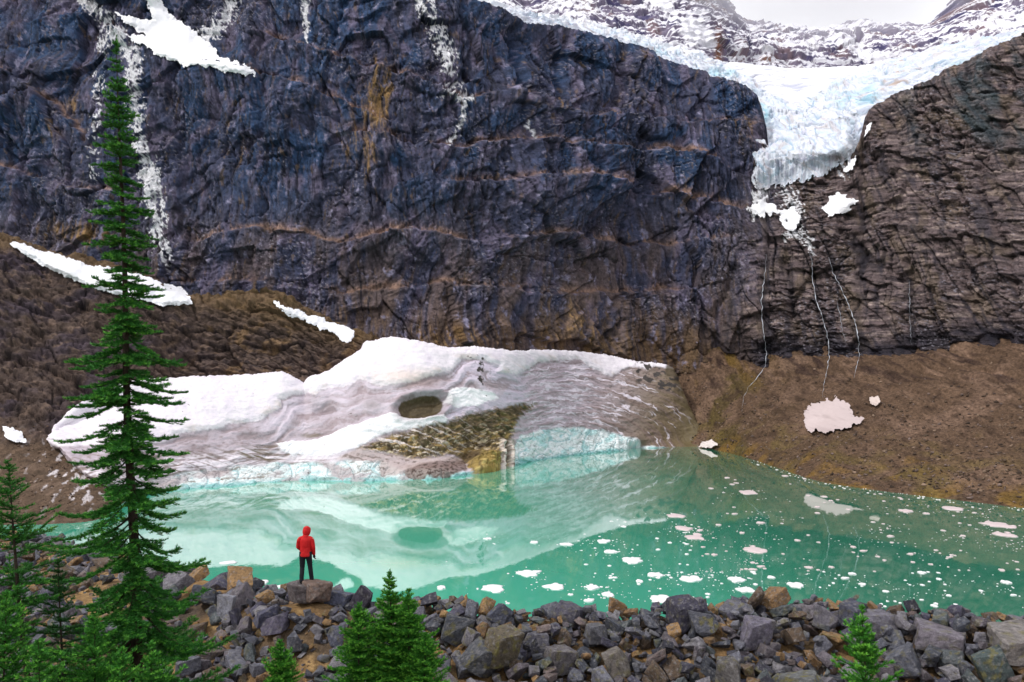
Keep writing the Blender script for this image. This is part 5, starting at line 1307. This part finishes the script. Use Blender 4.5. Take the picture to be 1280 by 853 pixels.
for k in range(110):     # bits stranded along the scree shore
    px = R.uniform(940, 1300); py = float(np.interp(px, [895, 940, 985, 1020, 1080, 1140, 1280, 1500], [562, 575, 590, 603, 611, 619, 636, 652])) + abs(R.normal()) * 2.6 - 0.3
    Y = H * F / (py - HOR); X = (px - 640) / F * Y; w = min(0.6 / R.uniform(0.12, 1.0), 4.0) / F * Y
    v, f = floe_mesh(w, w * R.uniform(0.7, 1.6), k * 0.91); put(v + np.array((X, Y, 0.03)), f, np.zeros((len(v), 3)) + s2l((226, 222, 222)))
tag(link('brash_ice', raw_mesh('brash_ice', np.vstack(vs), np.vstack(fs), np.vstack(cs)), m_floe), 'crumbs of brash ice strewn over the lake between the floes', 'brash ice', kind='stuff')
# ------------------------------------------------------------------ conifers
m_bark = surface_mat('fir_bark', rough=0.9, rgb=s2l((56, 48, 42)), vary=((6, 0.3), (30, 0.3)), bumps=((12, 0.03), (40, 0.01)), stretch=(1, 1, 0.35), spec=0.15)
m_needle, nt, b = newmat('fir_needles')
a_ = N(nt, 'ShaderNodeAttribute', attribute_name='Col'); nt.links.new(a_.outputs['Color'], b.inputs['Base Color'])
b.inputs['Roughness'].default_value = 0.55; b.inputs['Specular IOR Level'].default_value = 0.25

def tube(points, radii, n=8, close=True):
    """vertices and quads of a round tube through points"""
    pts = np.asarray(points, float); m = len(pts)
    T = np.gradient(pts, axis=0); T /= np.linalg.norm(T, axis=1, keepdims=True) + 1e-9
    ref = np.array([1.0, 0.13, 0.07]) if abs(T[0, 2]) > 0.7 else np.array([0.05, 0.1, 1.0])
    U = np.cross(T, ref); U /= np.linalg.norm(U, axis=1, keepdims=True); W_ = np.cross(T, U)
    a = np.arange(n) / n * 2 * math.pi
    v = pts[:, None] + np.asarray(radii)[:, None, None] * (np.cos(a)[None, :, None] * U[:, None] + np.sin(a)[None, :, None] * W_[:, None])
    i = np.arange(m - 1)[:, None] * n; j = np.arange(n)[None]
    q = np.stack([i + j, i + (j + 1) % n, i + n + (j + 1) % n, i + n + j], -1).reshape(-1, 4)
    return v.reshape(-1, 3), q

def conifer(tip, base, prof, label, seed=0, needle=(0.045, 0.009), per_m=150, crown_from=0.0, cols=((30, 66, 30), (52, 104, 40), (104, 158, 58)), spacing=(0.16, 0.34), start=(38, -22), upturn=0.35, trunk_r=0.12, twig=0.34, name='fir_tree', group=None, side_gap=0.085, nb=(4, 6), bare=0.0, fresh=0.35):
    """prof: (metres below the tip, branch reach in metres)"""
    r = np.random.default_rng(seed)
    tip = np.array(tip, float); base = np.array(base, float); Ht = tip[2] - base[2]
    root = bpy.data.objects.new(name, None); COL.objects.link(root); root.location = base; root.empty_display_size = 0.3
    tag(root, label, 'tree', group)
    axis = lambda h: base + (tip - base) * (h / Ht) + np.array([0.05 * math.sin(h * 0.9 + seed), 0.04 * math.cos(h * 0.7), 0]) * min(h, Ht - h) / Ht * 2
    hs = np.linspace(0, Ht, 40); tp = np.array([axis(h) for h in hs])
    tv, tq = tube(tp - base, np.maximum(trunk_r * (1 - hs / Ht) ** 0.85, 0.006), 10)
    wv, wq = [tv], [tq]; woff = len(tv)
    seg0, seg1, segw = [], [], []        # twig segments bearing needles: start, end, tip-ness at end
    dpx = [p[0] for p in prof]; dpl = [p[1] for p in prof]
    d = 0.05
    while d < Ht * 0.96:
        reach = float(np.interp(d, dpx, dpl)); f = min(d / (Ht * 0.75), 1)
        if reach < 0.02:
            d += 0.06; continue
        k = int(r.integers(nb[0], nb[1] + 1)) + (1 if f > 0.45 else 0) + (2 if f > 0.8 and Ht > 8 else 0)
        a0 = r.uniform(0, 6.28)
        for i in range(k):
            if r.uniform() < bare: continue
            az = a0 + i * 6.283 / k + r.normal() * 0.4
            L = reach * r.uniform(0.5, 1.12) * (1.22 if r.uniform() < 0.14 else 1)
            el = math.radians(start[0] + (start[1] - start[0]) * f ** 0.6 + r.normal() * 10)
            h0 = Ht - d + r.uniform(-0.5, 0.5) * (0.1 + 0.25 * f); o = axis(h0)
            t = np.linspace(0, 1, 9)
            rad = L * (t * math.cos(el)); zz = L * (math.sin(el) * t + upturn * f * (t ** 2.2) * abs(math.sin(el)) - 0.10 * f * np.sin(t * math.pi))
            bend = r.normal() * 0.12
            dirx = np.array([math.cos(az), math.sin(az), 0]); perp = np.array([-math.sin(az), math.cos(az), 0])
            pts = o + rad[:, None] * dirx + (L * bend * t ** 2)[:, None] * perp + zz[:, None] * np.array([0, 0, 1])
            bv, bq = tube(pts - base, np.linspace(max(0.006, 0.010 * L + 0.003), 0.002, 9), 4)
            wv.append(bv); wq.append(bq + woff); woff += len(bv)
            # main axis carries needles on its outer part
            t0 = 0.06 + 0.14 * f * min(L, 1.4) / 1.4
            for a in range(8):
                if t[a + 1] > t0: seg0.append(pts[a]); seg1.append(pts[a + 1]); segw.append(t[a + 1])
            s = L * t0
            while s < L * 0.97:
                tt = s / L; ii = min(int(tt * 8), 7); fr = tt * 8 - ii
                p = pts[ii] * (1 - fr) + pts[ii + 1] * fr
                ax = pts[ii + 1] - pts[ii]; ax /= np.linalg.norm(ax)
                for sg in (-1, 1):
                    l = min(twig * (0.35 + 0.9 * (1 - tt)) * (0.55 + 0.45 * min(L, 1.2)), 0.55 * L + 0.05) * r.uniform(0.6, 1.15)
                    sp = math.radians(r.uniform(38, 62)); side = np.cross(ax, [0, 0, 1]); side /= np.linalg.norm(side) + 1e-6
                    dr = ax * math.cos(sp) + side * sg * math.sin(sp) + np.array([0, 0, r.normal() * 0.14 - 0.10 * f]); dr /= np.linalg.norm(dr)
                    e = p + dr * l; mid = p + dr * l * 0.5 + np.array([0, 0, -0.03 * l]); e = e + np.array([0, 0, 0.06 * l])
                    seg0 += [p, mid]; seg1 += [mid, e]; segw += [0.5 + 0.2 * tt, 0.8 + 0.2 * tt]
                    if l > 0.22:
                        for u in np.arange(0.3, 0.9, 0.09 / l):
                            for s2 in (-1, 1):
                                q = p + (e - p) * u; d2 = dr * 0.7 + np.cross(dr, [0, 0, 1]) * s2 * 0.7 + np.array([0, 0, r.normal() * 0.12]); d2 /= np.linalg.norm(d2)
                                seg0.append(q); seg1.append(q + d2 * l * 0.42 * (1.1 - u) * r.uniform(0.7, 1.1) + 0.0); segw.append(0.9)
                s += side_gap * r.uniform(0.8, 1.25)
        d += (spacing[0] + (spacing[1] - spacing[0]) * f) * r.uniform(0.75, 1.25)
    # leader
    for a in range(4):
        seg0.append(axis(Ht - 0.36 + 0.09 * a)); seg1.append(axis(Ht - 0.27 + 0.09 * a)); segw.append(0.9)
    s0 = np.array(seg0); s1 = np.array(seg1); sw = np.array(segw)
    D = s1 - s0; ln = np.linalg.norm(D, axis=1); cnt = np.maximum((ln * per_m + r.uniform(0, 1, len(ln))).astype(int), 1)
    idx = np.repeat(np.arange(len(ln)), cnt); n = len(idx)
    u = r.uniform(0, 1, n); c = s0[idx] + D[idx] * u[:, None]
    ax = D[idx] / (ln[idx][:, None] + 1e-9)
    ref = np.tile(np.array([0, 0, 1.0]), (n, 1)); ref[np.abs(ax[:, 2]) > 0.9] = (1, 0, 0)
    U = np.cross(ax, ref); U /= np.linalg.norm(U, axis=1, keepdims=True); W_ = np.cross(U, ax)
    th = r.uniform(0, 6.283, n); th = np.where(np.sin(th) < -0.3, -th, th)
    radial = np.cos(th)[:, None] * U + np.sin(th)[:, None] * W_
    dr = ax * 0.62 + radial * 0.8 + r.normal(size=(n, 3)) * 0.12; dr /= np.linalg.norm(dr, axis=1, keepdims=True)
    nl = needle[0] * r.uniform(0.7, 1.2, n)
    wd = np.cross(dr, r.normal(size=(n, 3))); wd /= np.linalg.norm(wd, axis=1, keepdims=True) + 1e-9
    wd *= (needle[1] * 0.5)
    v = np.empty((n, 3, 3)); v[:, 0] = c - wd; v[:, 1] = c + wd; v[:, 2] = c + dr * nl[:, None]
    v -= base
    tipn = np.clip(sw[idx] - 0.15 + 0.15 * u, 0, 1)
    c0, c1, c2 = (s2l(x) for x in cols)
    br = r.uniform(0, 1, len(ln))[idx]
    col = c0 + (c1 - c0) * np.clip(0.35 + 0.75 * br * tipn, 0, 1)[:, None]
    newg = (tipn > 0.8) & (br > 1 - fresh)
    col = np.where(newg[:, None], col * 0.45 + c2 * 0.55, col) * r.uniform(0.8, 1.2, n)[:, None]
    # a tree now and then keeps a few rusty needles
    col = np.repeat(col[:, None], 3, axis=1).reshape(-1, 3)
    q = np.arange(n * 3).reshape(-1, 3)
    link('crown', raw_mesh('crown', v.reshape(-1, 3), q, col, smooth=False), m_needle, root)
    link('trunk', raw_mesh('trunk', np.vstack(wv), np.vstack(wq)), m_bark, root)
    return root

def zg(x, y): return float(moraine(np.array([x]), np.array([y]))[0]) - 0.1
def tree_at(tip_px, low_px, Y, prof_px, **kw):
    """tip and a lower trunk point as seen in the photo, distance Y; reach profile in photo rows / pixels"""
    t = P(tip_px[0], tip_px[1], Y); l = P(low_px[0], low_px[1], Y)
    d = (l - t); zb = zg(l.x, Y); k = (t.z - zb) / (t.z - l.z)
    b_ = t + d * k; b_.z = zb
    s = Y / F
    return conifer(t, b_, [((p - tip_px[1]) * s, w * s) for p, w in prof_px], **kw)
tree_at((145, 45), (172, 850), 15.0, [(45, 0), (60, 2), (100, 9), (140, 17), (180, 24), (230, 31), (290, 42), (350, 54), (410, 64), (470, 75), (540, 88), (600, 96), (660, 116), (720, 138), (800, 158), (900, 166), (1000, 110), (1050, 0)],
        label='tall slender fir rising over the whole left side, its tip against the cliff', seed=3, per_m=250, needle=(0.058, 0.014), trunk_r=0.13, bare=0.08, nb=(4, 6), start=(26, -40), upturn=0.62, spacing=(0.17, 0.34), twig=0.29, side_gap=0.07, cols=((36, 88, 34), (62, 132, 50), (112, 180, 66)))
tree_at((10, 577), (35, 852), 13.0, [(577, 0), (590, 10), (620, 32), (650, 50), (690, 62), (740, 62), (775, 44), (790, 18), (820, 0)], label='thin fir at the left picture edge with a bare lower trunk', seed=5, per_m=260, needle=(0.046, 0.012), trunk_r=0.09, spacing=(0.14, 0.24), start=(30, -4), twig=0.24, bare=0.12, cols=((34, 82, 32), (60, 126, 46), (104, 172, 62)))
tree_at((72, 700), (82, 850), 13.6, [(700, 0), (720, 12), (760, 34), (800, 44), (850, 50), (900, 60), (1000, 60)], label='dark small fir between the left edge fir and the tall fir', seed=6, per_m=240, needle=(0.046, 0.012), trunk_r=0.07, spacing=(0.14, 0.24), start=(30, -12), twig=0.22, cols=((28, 66, 30), (44, 96, 40), (76, 134, 52)), fresh=0.1)
for k, (tx, ty, lx, Y, w, lab) in enumerate(((8, 742, 6, 12.0, 60, 'bushy young fir in the bottom left corner'), (118, 768, 120, 13.0, 60, 'bushy young fir below the dark small fir, left of the tall trunk'), (188, 806, 190, 11.6, 52, 'bright green young fir tip at the foot of the tall fir'), (48, 800, 50, 11.6, 50, 'low young fir at the bottom edge under the left edge fir'), (152, 812, 152, 11.2, 46, 'low young fir at the bottom edge between the other two bushy ones'))):
    tree_at((tx, ty), (lx, 900), Y, [(ty, 0), (ty + 12, 10), (ty + 50, w * 0.7), (ty + 110, w), (ty + 260, w * 1.3), (ty + 500, w * 1.3)], label=lab, seed=20 + k, per_m=260, needle=(0.046, 0.012), trunk_r=0.05, spacing=(0.12, 0.22), start=(40, 0), twig=0.2, cols=((36, 90, 32), (70, 142, 48), (120, 188, 66)), fresh=0.55, name='young_fir')
yf = dict(per_m=300, needle=(0.052, 0.013), trunk_r=0.05, spacing=(0.11, 0.17), start=(40, 0), twig=0.24, side_gap=0.07, nb=(5, 7), cols=((38, 94, 32), (76, 150, 48), (130, 196, 70)), fresh=0.6, name='young_fir', upturn=0.2)
tree_at((487, 712), (492, 850), 18.6, [(712, 0), (726, 4), (730, 10), (740, 8), (760, 24), (790, 42), (830, 58), (870, 70), (950, 80)], label='tallest young fir of the middle cluster, its thin leader against the water', seed=31, **yf)
tree_at((511, 738), (512, 850), 18.2, [(738, 0), (752, 8), (775, 24), (800, 38), (850, 52), (950, 66)], label='second young fir of the middle cluster, close on the right of the tallest', seed=32, **yf)
tree_at((449, 756), (450, 850), 18.0, [(756, 0), (768, 9), (790, 24), (820, 34), (860, 44), (950, 60)], label='lower left young fir of the middle cluster', seed=33, **yf)
tree_at((532, 792), (532, 850), 17.6, [(792, 0), (804, 10), (820, 22), (850, 30), (950, 46)], label='lowest young fir on the right flank of the middle cluster', seed=34, **yf)
tree_at((350, 802), (351, 850), 17.2, [(802, 0), (814, 9), (830, 24), (853, 36), (950, 56)], label='little bright fir at the bottom edge below the hiker', seed=35, **yf)
tree_at((1077, 757), (1080, 850), 15.2, [(757, 0), (775, 6), (790, 20), (815, 36), (853, 46), (950, 64)], label='lone small fir in front of the right rock pile', seed=36, **dict(yf, needle=(0.055, 0.013), spacing=(0.2, 0.26), side_gap=0.13, per_m=340, twig=0.26, start=(48, 14)))
# ------------------------------------------------------------------ the hiker
def loft(rings, n=20):
    """closed skin through elliptical rings: (centre, rx, ry, axis tilt matrix or None)"""
    v = []; a = np.arange(n) / n * 2 * math.pi
    for c, rx, ry in rings:
        v.append(np.stack([c[0] + rx * np.cos(a), c[1] + ry * np.sin(a), np.full(n, c[2])], -1))
    v = np.vstack(v); m = len(rings); f = []
    for k in range(m - 1):
        for i in range(n):
            j = (i + 1) % n; f.append((k * n + i, k * n + j, (k + 1) * n + j, (k + 1) * n + i))
    f.append(tuple(range(n - 1, -1, -1))); f.append(tuple((m - 1) * n + i for i in range(n)))
    return v, f
def limb(pts, radii, n=14):
    v, q = tube(pts, radii, n); m = len(pts)
    f = [tuple(x) for x in q] + [tuple(range(n - 1, -1, -1)), tuple((m - 1) * n + i for i in range(n))]
    return v, f
def smooth_path(pts, radii, k=4):
    pts = np.asarray(pts, float); t = np.arange(len(pts)); tt = np.linspace(0, len(pts) - 1, (len(pts) - 1) * k + 1)
    return np.stack([np.interp(tt, t, pts[:, i]) for i in range(3)], -1), np.interp(tt, t, radii)
def fuse(name, pieces, voxel, mat, parent=None, smooth=3, cut=None):
    """melt overlapping closed pieces into one continuous skin"""
    bm = bmesh.new()
    for v, f in pieces:
        vv = [bm.verts.new(p) for p in v]
        for q in f:
            try: bm.faces.new([vv[i] for i in q])
            except ValueError: pass
    bmesh.ops.recalc_face_normals(bm, faces=bm.faces)
    me = bpy.data.meshes.new(name); bm.to_mesh(me); bm.free()
    o = bpy.data.objects.new('tmp', me); COL.objects.link(o)
    md = o.modifiers.new('r', 'REMESH'); md.mode = 'VOXEL'; md.voxel_size = voxel
    ms = o.modifiers.new('s', 'SMOOTH'); ms.iterations = smooth; ms.factor = 0.5
    dg = bpy.context.evaluated_depsgraph_get(); me2 = bpy.data.meshes.new_from_object(o.evaluated_get(dg))
    bpy.data.objects.remove(o); bpy.data.meshes.remove(me)
    me2.name = name; me2.materials.clear()
    for p in me2.polygons: p.use_smooth = True
    return link(name, me2, mat, parent)
def ball(c, rx, ry, rz, n=16):
    v, f = ico(3); return v * np.array([rx, ry, rz]) + np.array(c), [tuple(x) for x in f]

def ico(sub):
    bm = bmesh.new(); bmesh.ops.create_icosphere(bm, subdivisions=sub, radius=1.0)
    v = np.array([x.co[:] for x in bm.verts]); f = [tuple(y.index for y in x.verts) for x in bm.faces]; bm.free(); return v, f
def cloth(name, rgb, fold=0.012, rough=0.7):
    return surface_mat(name, rough=rough, rgb=rgb, vary=((3, 0.08), (60, 0.06)), bumps=((9, fold), (300, 0.0006)), stretch=(1, 1, 0.55), spec=0.3)
m_skin = surface_mat('skin', rough=0.55, rgb=s2l((205, 160, 135)), vary=((8, 0.06),), bumps=((120, 0.0005),))
m_red = cloth('red_shell_fabric', s2l((196, 24, 28)), 0.05, 0.65); m_trs = cloth('black_trouser_fabric', s2l((24, 28, 36)), 0.012)
m_boot = cloth('boot_leather', s2l((30, 28, 28)), 0.003, 0.6); m_glove = cloth('black_glove_fabric', s2l((22, 22, 26)), 0.003); m_eye = surface_mat('eye', rough=0.2, rgb=(0.02, 0.02, 0.02), vary=(), bumps=())
# joints, metres, facing +Y (towards the lake); the head is turned a little to the right and down
HD = np.array([0.03, 0.06, 1.60])
AL = dict(sh=(-0.185, -0.01, 1.40), el=(-0.235, 0.03, 1.12), wr=(-0.17, 0.20, 0.98))
AR = dict(sh=(0.185, -0.01, 1.40), el=(0.235, -0.01, 1.11), wr=(0.245, 0.06, 0.865))
LL = dict(hip=(-0.095, 0, 0.90), kn=(-0.105, 0.02, 0.48), an=(-0.12, -0.02, 0.09))
LR = dict(hip=(0.095, 0, 0.90), kn=(0.13, 0.05, 0.50), an=(0.165, 0.10, 0.14))
def hand(wr, dr, side):
    """palm, four unequal curled fingers and a thumb from the side of the palm"""
    wr = np.array(wr); dr = np.array(dr) / np.linalg.norm(dr); fwd = np.array([0, 1.0, 0.0]); fwd -= dr * fwd.dot(dr); fwd /= np.linalg.norm(fwd)
    inn = np.cross(dr, fwd) * side; out = []
    palm = wr + dr * 0.055
    out.append(limb(*smooth_path([wr - dr * 0.02, wr + dr * 0.03, wr + dr * 0.08, wr + dr * 0.10], [0.027, 0.034, 0.037, 0.028])))
    for k, l in enumerate((0.072, 0.082, 0.076, 0.058)):
        o = wr + dr * 0.085 + fwd * (0.027 - 0.018 * k)
        out.append(limb(*smooth_path([o, o + dr * l * 0.45 + inn * 0.006, o + dr * l * 0.8 + inn * 0.024, o + dr * l * 0.92 + inn * 0.044], [0.0105, 0.0100, 0.0092, 0.0078]), n=10))
    o = wr + dr * 0.03 + fwd * 0.028
    out.append(limb(*smooth_path([o, o + fwd * 0.026 + dr * 0.025 + inn * 0.008, o + fwd * 0.032 + dr * 0.062 + inn * 0.02], [0.013, 0.0115, 0.009]), n=10))
    return out
yaw = math.radians(-32); pit = math.radians(-12)
RM = np.array((Matrix.Rotation(yaw, 3, 'Z') @ Matrix.Rotation(pit, 3, 'X')))
def head_pts(v): return (np.asarray(v) @ RM.T) + HD
head = []
v, f = ball((0, 0, 0), 0.076, 0.096, 0.115); head.append((head_pts(v), f))
v, f = ball((0, 0.022, -0.065), 0.055, 0.068, 0.058); head.append((head_pts(v), f))        # jaw
v, f = ball((0, 0.100, -0.012), 0.013, 0.020, 0.026); head.append((head_pts(v), f))        # nose
for s in (-1, 1):
    v, f = ball((s * 0.078, -0.005, -0.01), 0.012, 0.02, 0.032); head.append((head_pts(v), f))  # ears
    v, f = ball((s * 0.034, 0.082, 0.028), 0.026, 0.014, 0.010); head.append((head_pts(v), f))  # brows
v, f = ball((0, 0.088, -0.062), 0.024, 0.010, 0.007); head.append((head_pts(v), f)); v, f = ball((0, 0.086, -0.078), 0.020, 0.010, 0.008); head.append((head_pts(v), f))
body_p = head + [limb(*smooth_path([(0, -0.01, 1.36), (0.005, 0.0, 1.46), HD + np.array([-0.005, -0.03, -0.04])], [0.062, 0.055, 0.052])),
    loft([((0, 0, 0.86), 0.13, 0.09), ((0, 0, 0.95), 0.155, 0.105), ((0, 0, 1.08), 0.132, 0.09), ((0, 0, 1.24), 0.15, 0.10), ((0, -0.005, 1.36), 0.165, 0.095), ((0, -0.005, 1.42), 0.12, 0.075), ((0, -0.005, 1.45), 0.07, 0.06)])]
for A_ in (AL, AR):
    body_p.append(limb(*smooth_path([A_['sh'], A_['el'], A_['wr']], [0.055, 0.042, 0.029])))
    body_p += hand(A_['wr'], np.array(A_['wr']) - np.array(A_['el']), 1 if A_ is AR else -1)
for L_ in (LL, LR):
    body_p.append(limb(*smooth_path([L_['hip'], L_['kn'], L_['an']], [0.085, 0.055, 0.038])))
    an = np.array(L_['an']); body_p.append(limb(*smooth_path([an + np.array([0, -0.04, -0.03]), an + np.array([0, 0.08, -0.045]), an + np.array([0, 0.16, -0.058])], [0.036, 0.036, 0.022])))
person = fuse('person', body_p, 0.0065, m_skin, smooth=2)
tag(person, 'hiker seen from behind in red hooded jacket and black trousers, standing on a rock', 'person')
for s in (-1, 1):
    v, f = ball((s * 0.033, 0.092, 0.012), 0.010, 0.007, 0.007); bm = bmesh.new(); vv = [bm.verts.new(p) for p in head_pts(v)]
    for q in f: bm.faces.new([vv[i] for i in q])
    me = bpy.data.meshes.new('eye'); bm.to_mesh(me); bm.free(); link('eye', me, m_eye, person)
tr = []
for L_ in (LL, LR):
    h, k, a = (np.array(L_[x]) for x in ('hip', 'kn', 'an'))
    tr.append(limb(*smooth_path([h + [0, 0, 0.08], h + [0, -0.01, -0.06], h * 0.5 + k * 0.5 + [0, -0.005, 0], k, k * 0.45 + a * 0.55 + [0, -0.012, 0], a + [0, -0.005, 0.02], a + [0, 0, -0.025]], [0.10, 0.103, 0.088, 0.074, 0.071, 0.066, 0.072])))
tr.append(loft([((0, 0, 0.82), 0.13, 0.105), ((0, -0.012, 0.90), 0.175, 0.125), ((0, 0, 1.0), 0.165, 0.115)]))
fuse('trousers', tr, 0.008, m_trs, person, 2)
jk = [loft([((0, 0, 0.835), 0.190, 0.142), ((0, 0, 0.88), 0.194, 0.146), ((0, 0, 0.98), 0.180, 0.134), ((0, 0, 1.10), 0.172, 0.128), ((0, 0, 1.22), 0.184, 0.134), ((0, -0.008, 1.32), 0.186, 0.124), ((0, -0.01, 1.38), 0.160, 0.108), ((0, -0.01, 1.42), 0.118, 0.092), ((0, -0.008, 1.46), 0.092, 0.084), ((0, 0, 1.50), 0.085, 0.08)])]
for A_ in (AL, AR):
    sh_ = np.array(A_['sh']); el_ = np.array(A_['el']); wr_ = np.array(A_['wr']); sg_ = np.sign(sh_[0])
    jk.append(limb(*smooth_path([(sg_ * 0.04, -0.01, 1.415), (sg_ * 0.115, -0.01, 1.402), (sg_ * 0.168, -0.01, 1.370), (sg_ * 0.197, -0.008, 1.315), sh_ * 0.5 + el_ * 0.5, el_, el_ * 0.5 + wr_ * 0.5, wr_], [0.05, 0.062, 0.070, 0.074, 0.071, 0.066, 0.058, 0.048])))
jacket = fuse('jacket', jk, 0.008, m_red, person, 2)
# hood: a soft shell round the head, open at the face, with a short peak
bm = bmesh.new(); bmesh.ops.create_uvsphere(bm, u_segments=40, v_segments=28, radius=1.0)
bm.verts.ensure_lookup_table()
kill = [v_ for v_ in bm.verts if v_.co.y > 0.62 and -0.75 < v_.co.z < 0.55]
bmesh.ops.delete(bm, geom=kill, context='VERTS')
for v_ in bm.verts:
    c = v_.co.copy(); z = c.z
    x, y = c.x * 0.116, c.y * 0.135 - 0.012
    zz = z * 0.146 if z > 0 else z * 0.17
    if z < -0.35: k_ = 1 + 0.25 * (-0.35 - z); x *= k_; y *= k_
    if z > 0.3 and c.y > 0.3: y += 0.03 * (c.y - 0.3) / 0.7
    if z > 0.5 and c.y < 0: y -= 0.012
    p = head_pts([(x, y, zz + 0.006)])[0]; v_.co = p
me = bpy.data.meshes.new('hood'); bm.to_mesh(me); bm.free()
for p in me.polygons: p.use_smooth = True
hood = link('hood', me, m_red, person); md = hood.modifiers.new('thick', 'SOLIDIFY'); md.thickness = 0.008; md.offset = -1
for L_ in (LL, LR):
    an = np.array(L_['an'])
    bt = fuse('boot', [limb(*smooth_path([an + [0, -0.005, 0.10], an + [0, -0.01, 0.03], an + [0, -0.01, -0.04]], [0.058, 0.056, 0.058])), limb(*smooth_path([an + [0, -0.055, -0.035], an + [0, 0.05, -0.038], an + [0, 0.14, -0.048], an + [0, 0.185, -0.055]], [0.050, 0.052, 0.045, 0.03]))], 0.007, m_boot, person, 2)
    sole = loft([(an + [0, 0.06, -0.092], 0.056, 0.148), (an + [0, 0.06, -0.066], 0.058, 0.150)])
    bm = bmesh.new(); vv = [bm.verts.new(p) for p in sole[0]]; [bm.faces.new([vv[i] for i in q]) for q in sole[1]]
    me = bpy.data.meshes.new('sole'); bm.to_mesh(me); bm.free(); link('sole', me, m_boot, bt)
for A_ in (AL, AR):
    w = np.array(A_['wr']); dr = w - np.array(A_['el'])
    pcs = hand(A_['wr'], dr, 1 if A_ is AR else -1)
    c0 = w + dr / np.linalg.norm(dr) * 0.05
    big = []
    for v, f in pcs:
        ctr = v.mean(0); ax_ = v - ctr; big.append((ctr + ax_ * np.array([1.14, 1.1, 1.05]), f))
    fuse('glove', big, 0.0045, m_glove, person, 1)
# set the hiker on the split rock
px_, Yp = 382.0, STAND_Y
x = (px_ - 640) / F * Yp
bpy.context.view_layer.update()
zs = []
dg = bpy.context.evaluated_depsgraph_get()
def stone_top(x, y):
    best = None
    for o in STAND:
        mi = o.matrix_world.inverted(); ok, loc, nn_, i_ = o.ray_cast(mi @ Vector((x, y, 60)), Vector((0, 0, -1)))
        if ok:
            z = (o.matrix_world @ loc).z; best = z if best is None else max(best, z)
    return best
def own_top(o, x, y):
    mi = o.matrix_world.inverted(); ok, loc, nn_, i_ = o.ray_cast(mi @ Vector((x, y, 60)), Vector((0, 0, -1)))
    return (o.matrix_world @ loc).z if ok else None
z0 = stand_z
# bed each stone so that its top meets the boot above it: the left boot at z0, the right one a little higher
for o, fx, fy, want in ((STAND[0], x - 0.12, Yp + 0.04, z0 + 0.012), (STAND[1], x + 0.16, Yp + 0.15, z0 + 0.060)):
    for _ in range(2):
        tops = [t for t in (own_top(o, fx + a, fy + b_) for a in (-0.04, 0, 0.04) for b_ in (-0.06, 0, 0.1)) if t is not None]
        if len(tops) > 4: break
        o.location.x += (fx - o.location.x) * 0.6; o.location.y += (fy - o.location.y) * 0.6; bpy.context.view_layer.update()
    if tops: o.location.z += want - float(np.median(tops))
bpy.context.view_layer.update()
person.location = (x, Yp, z0 - 0.0)
person.rotation_euler.z = math.radians(4)
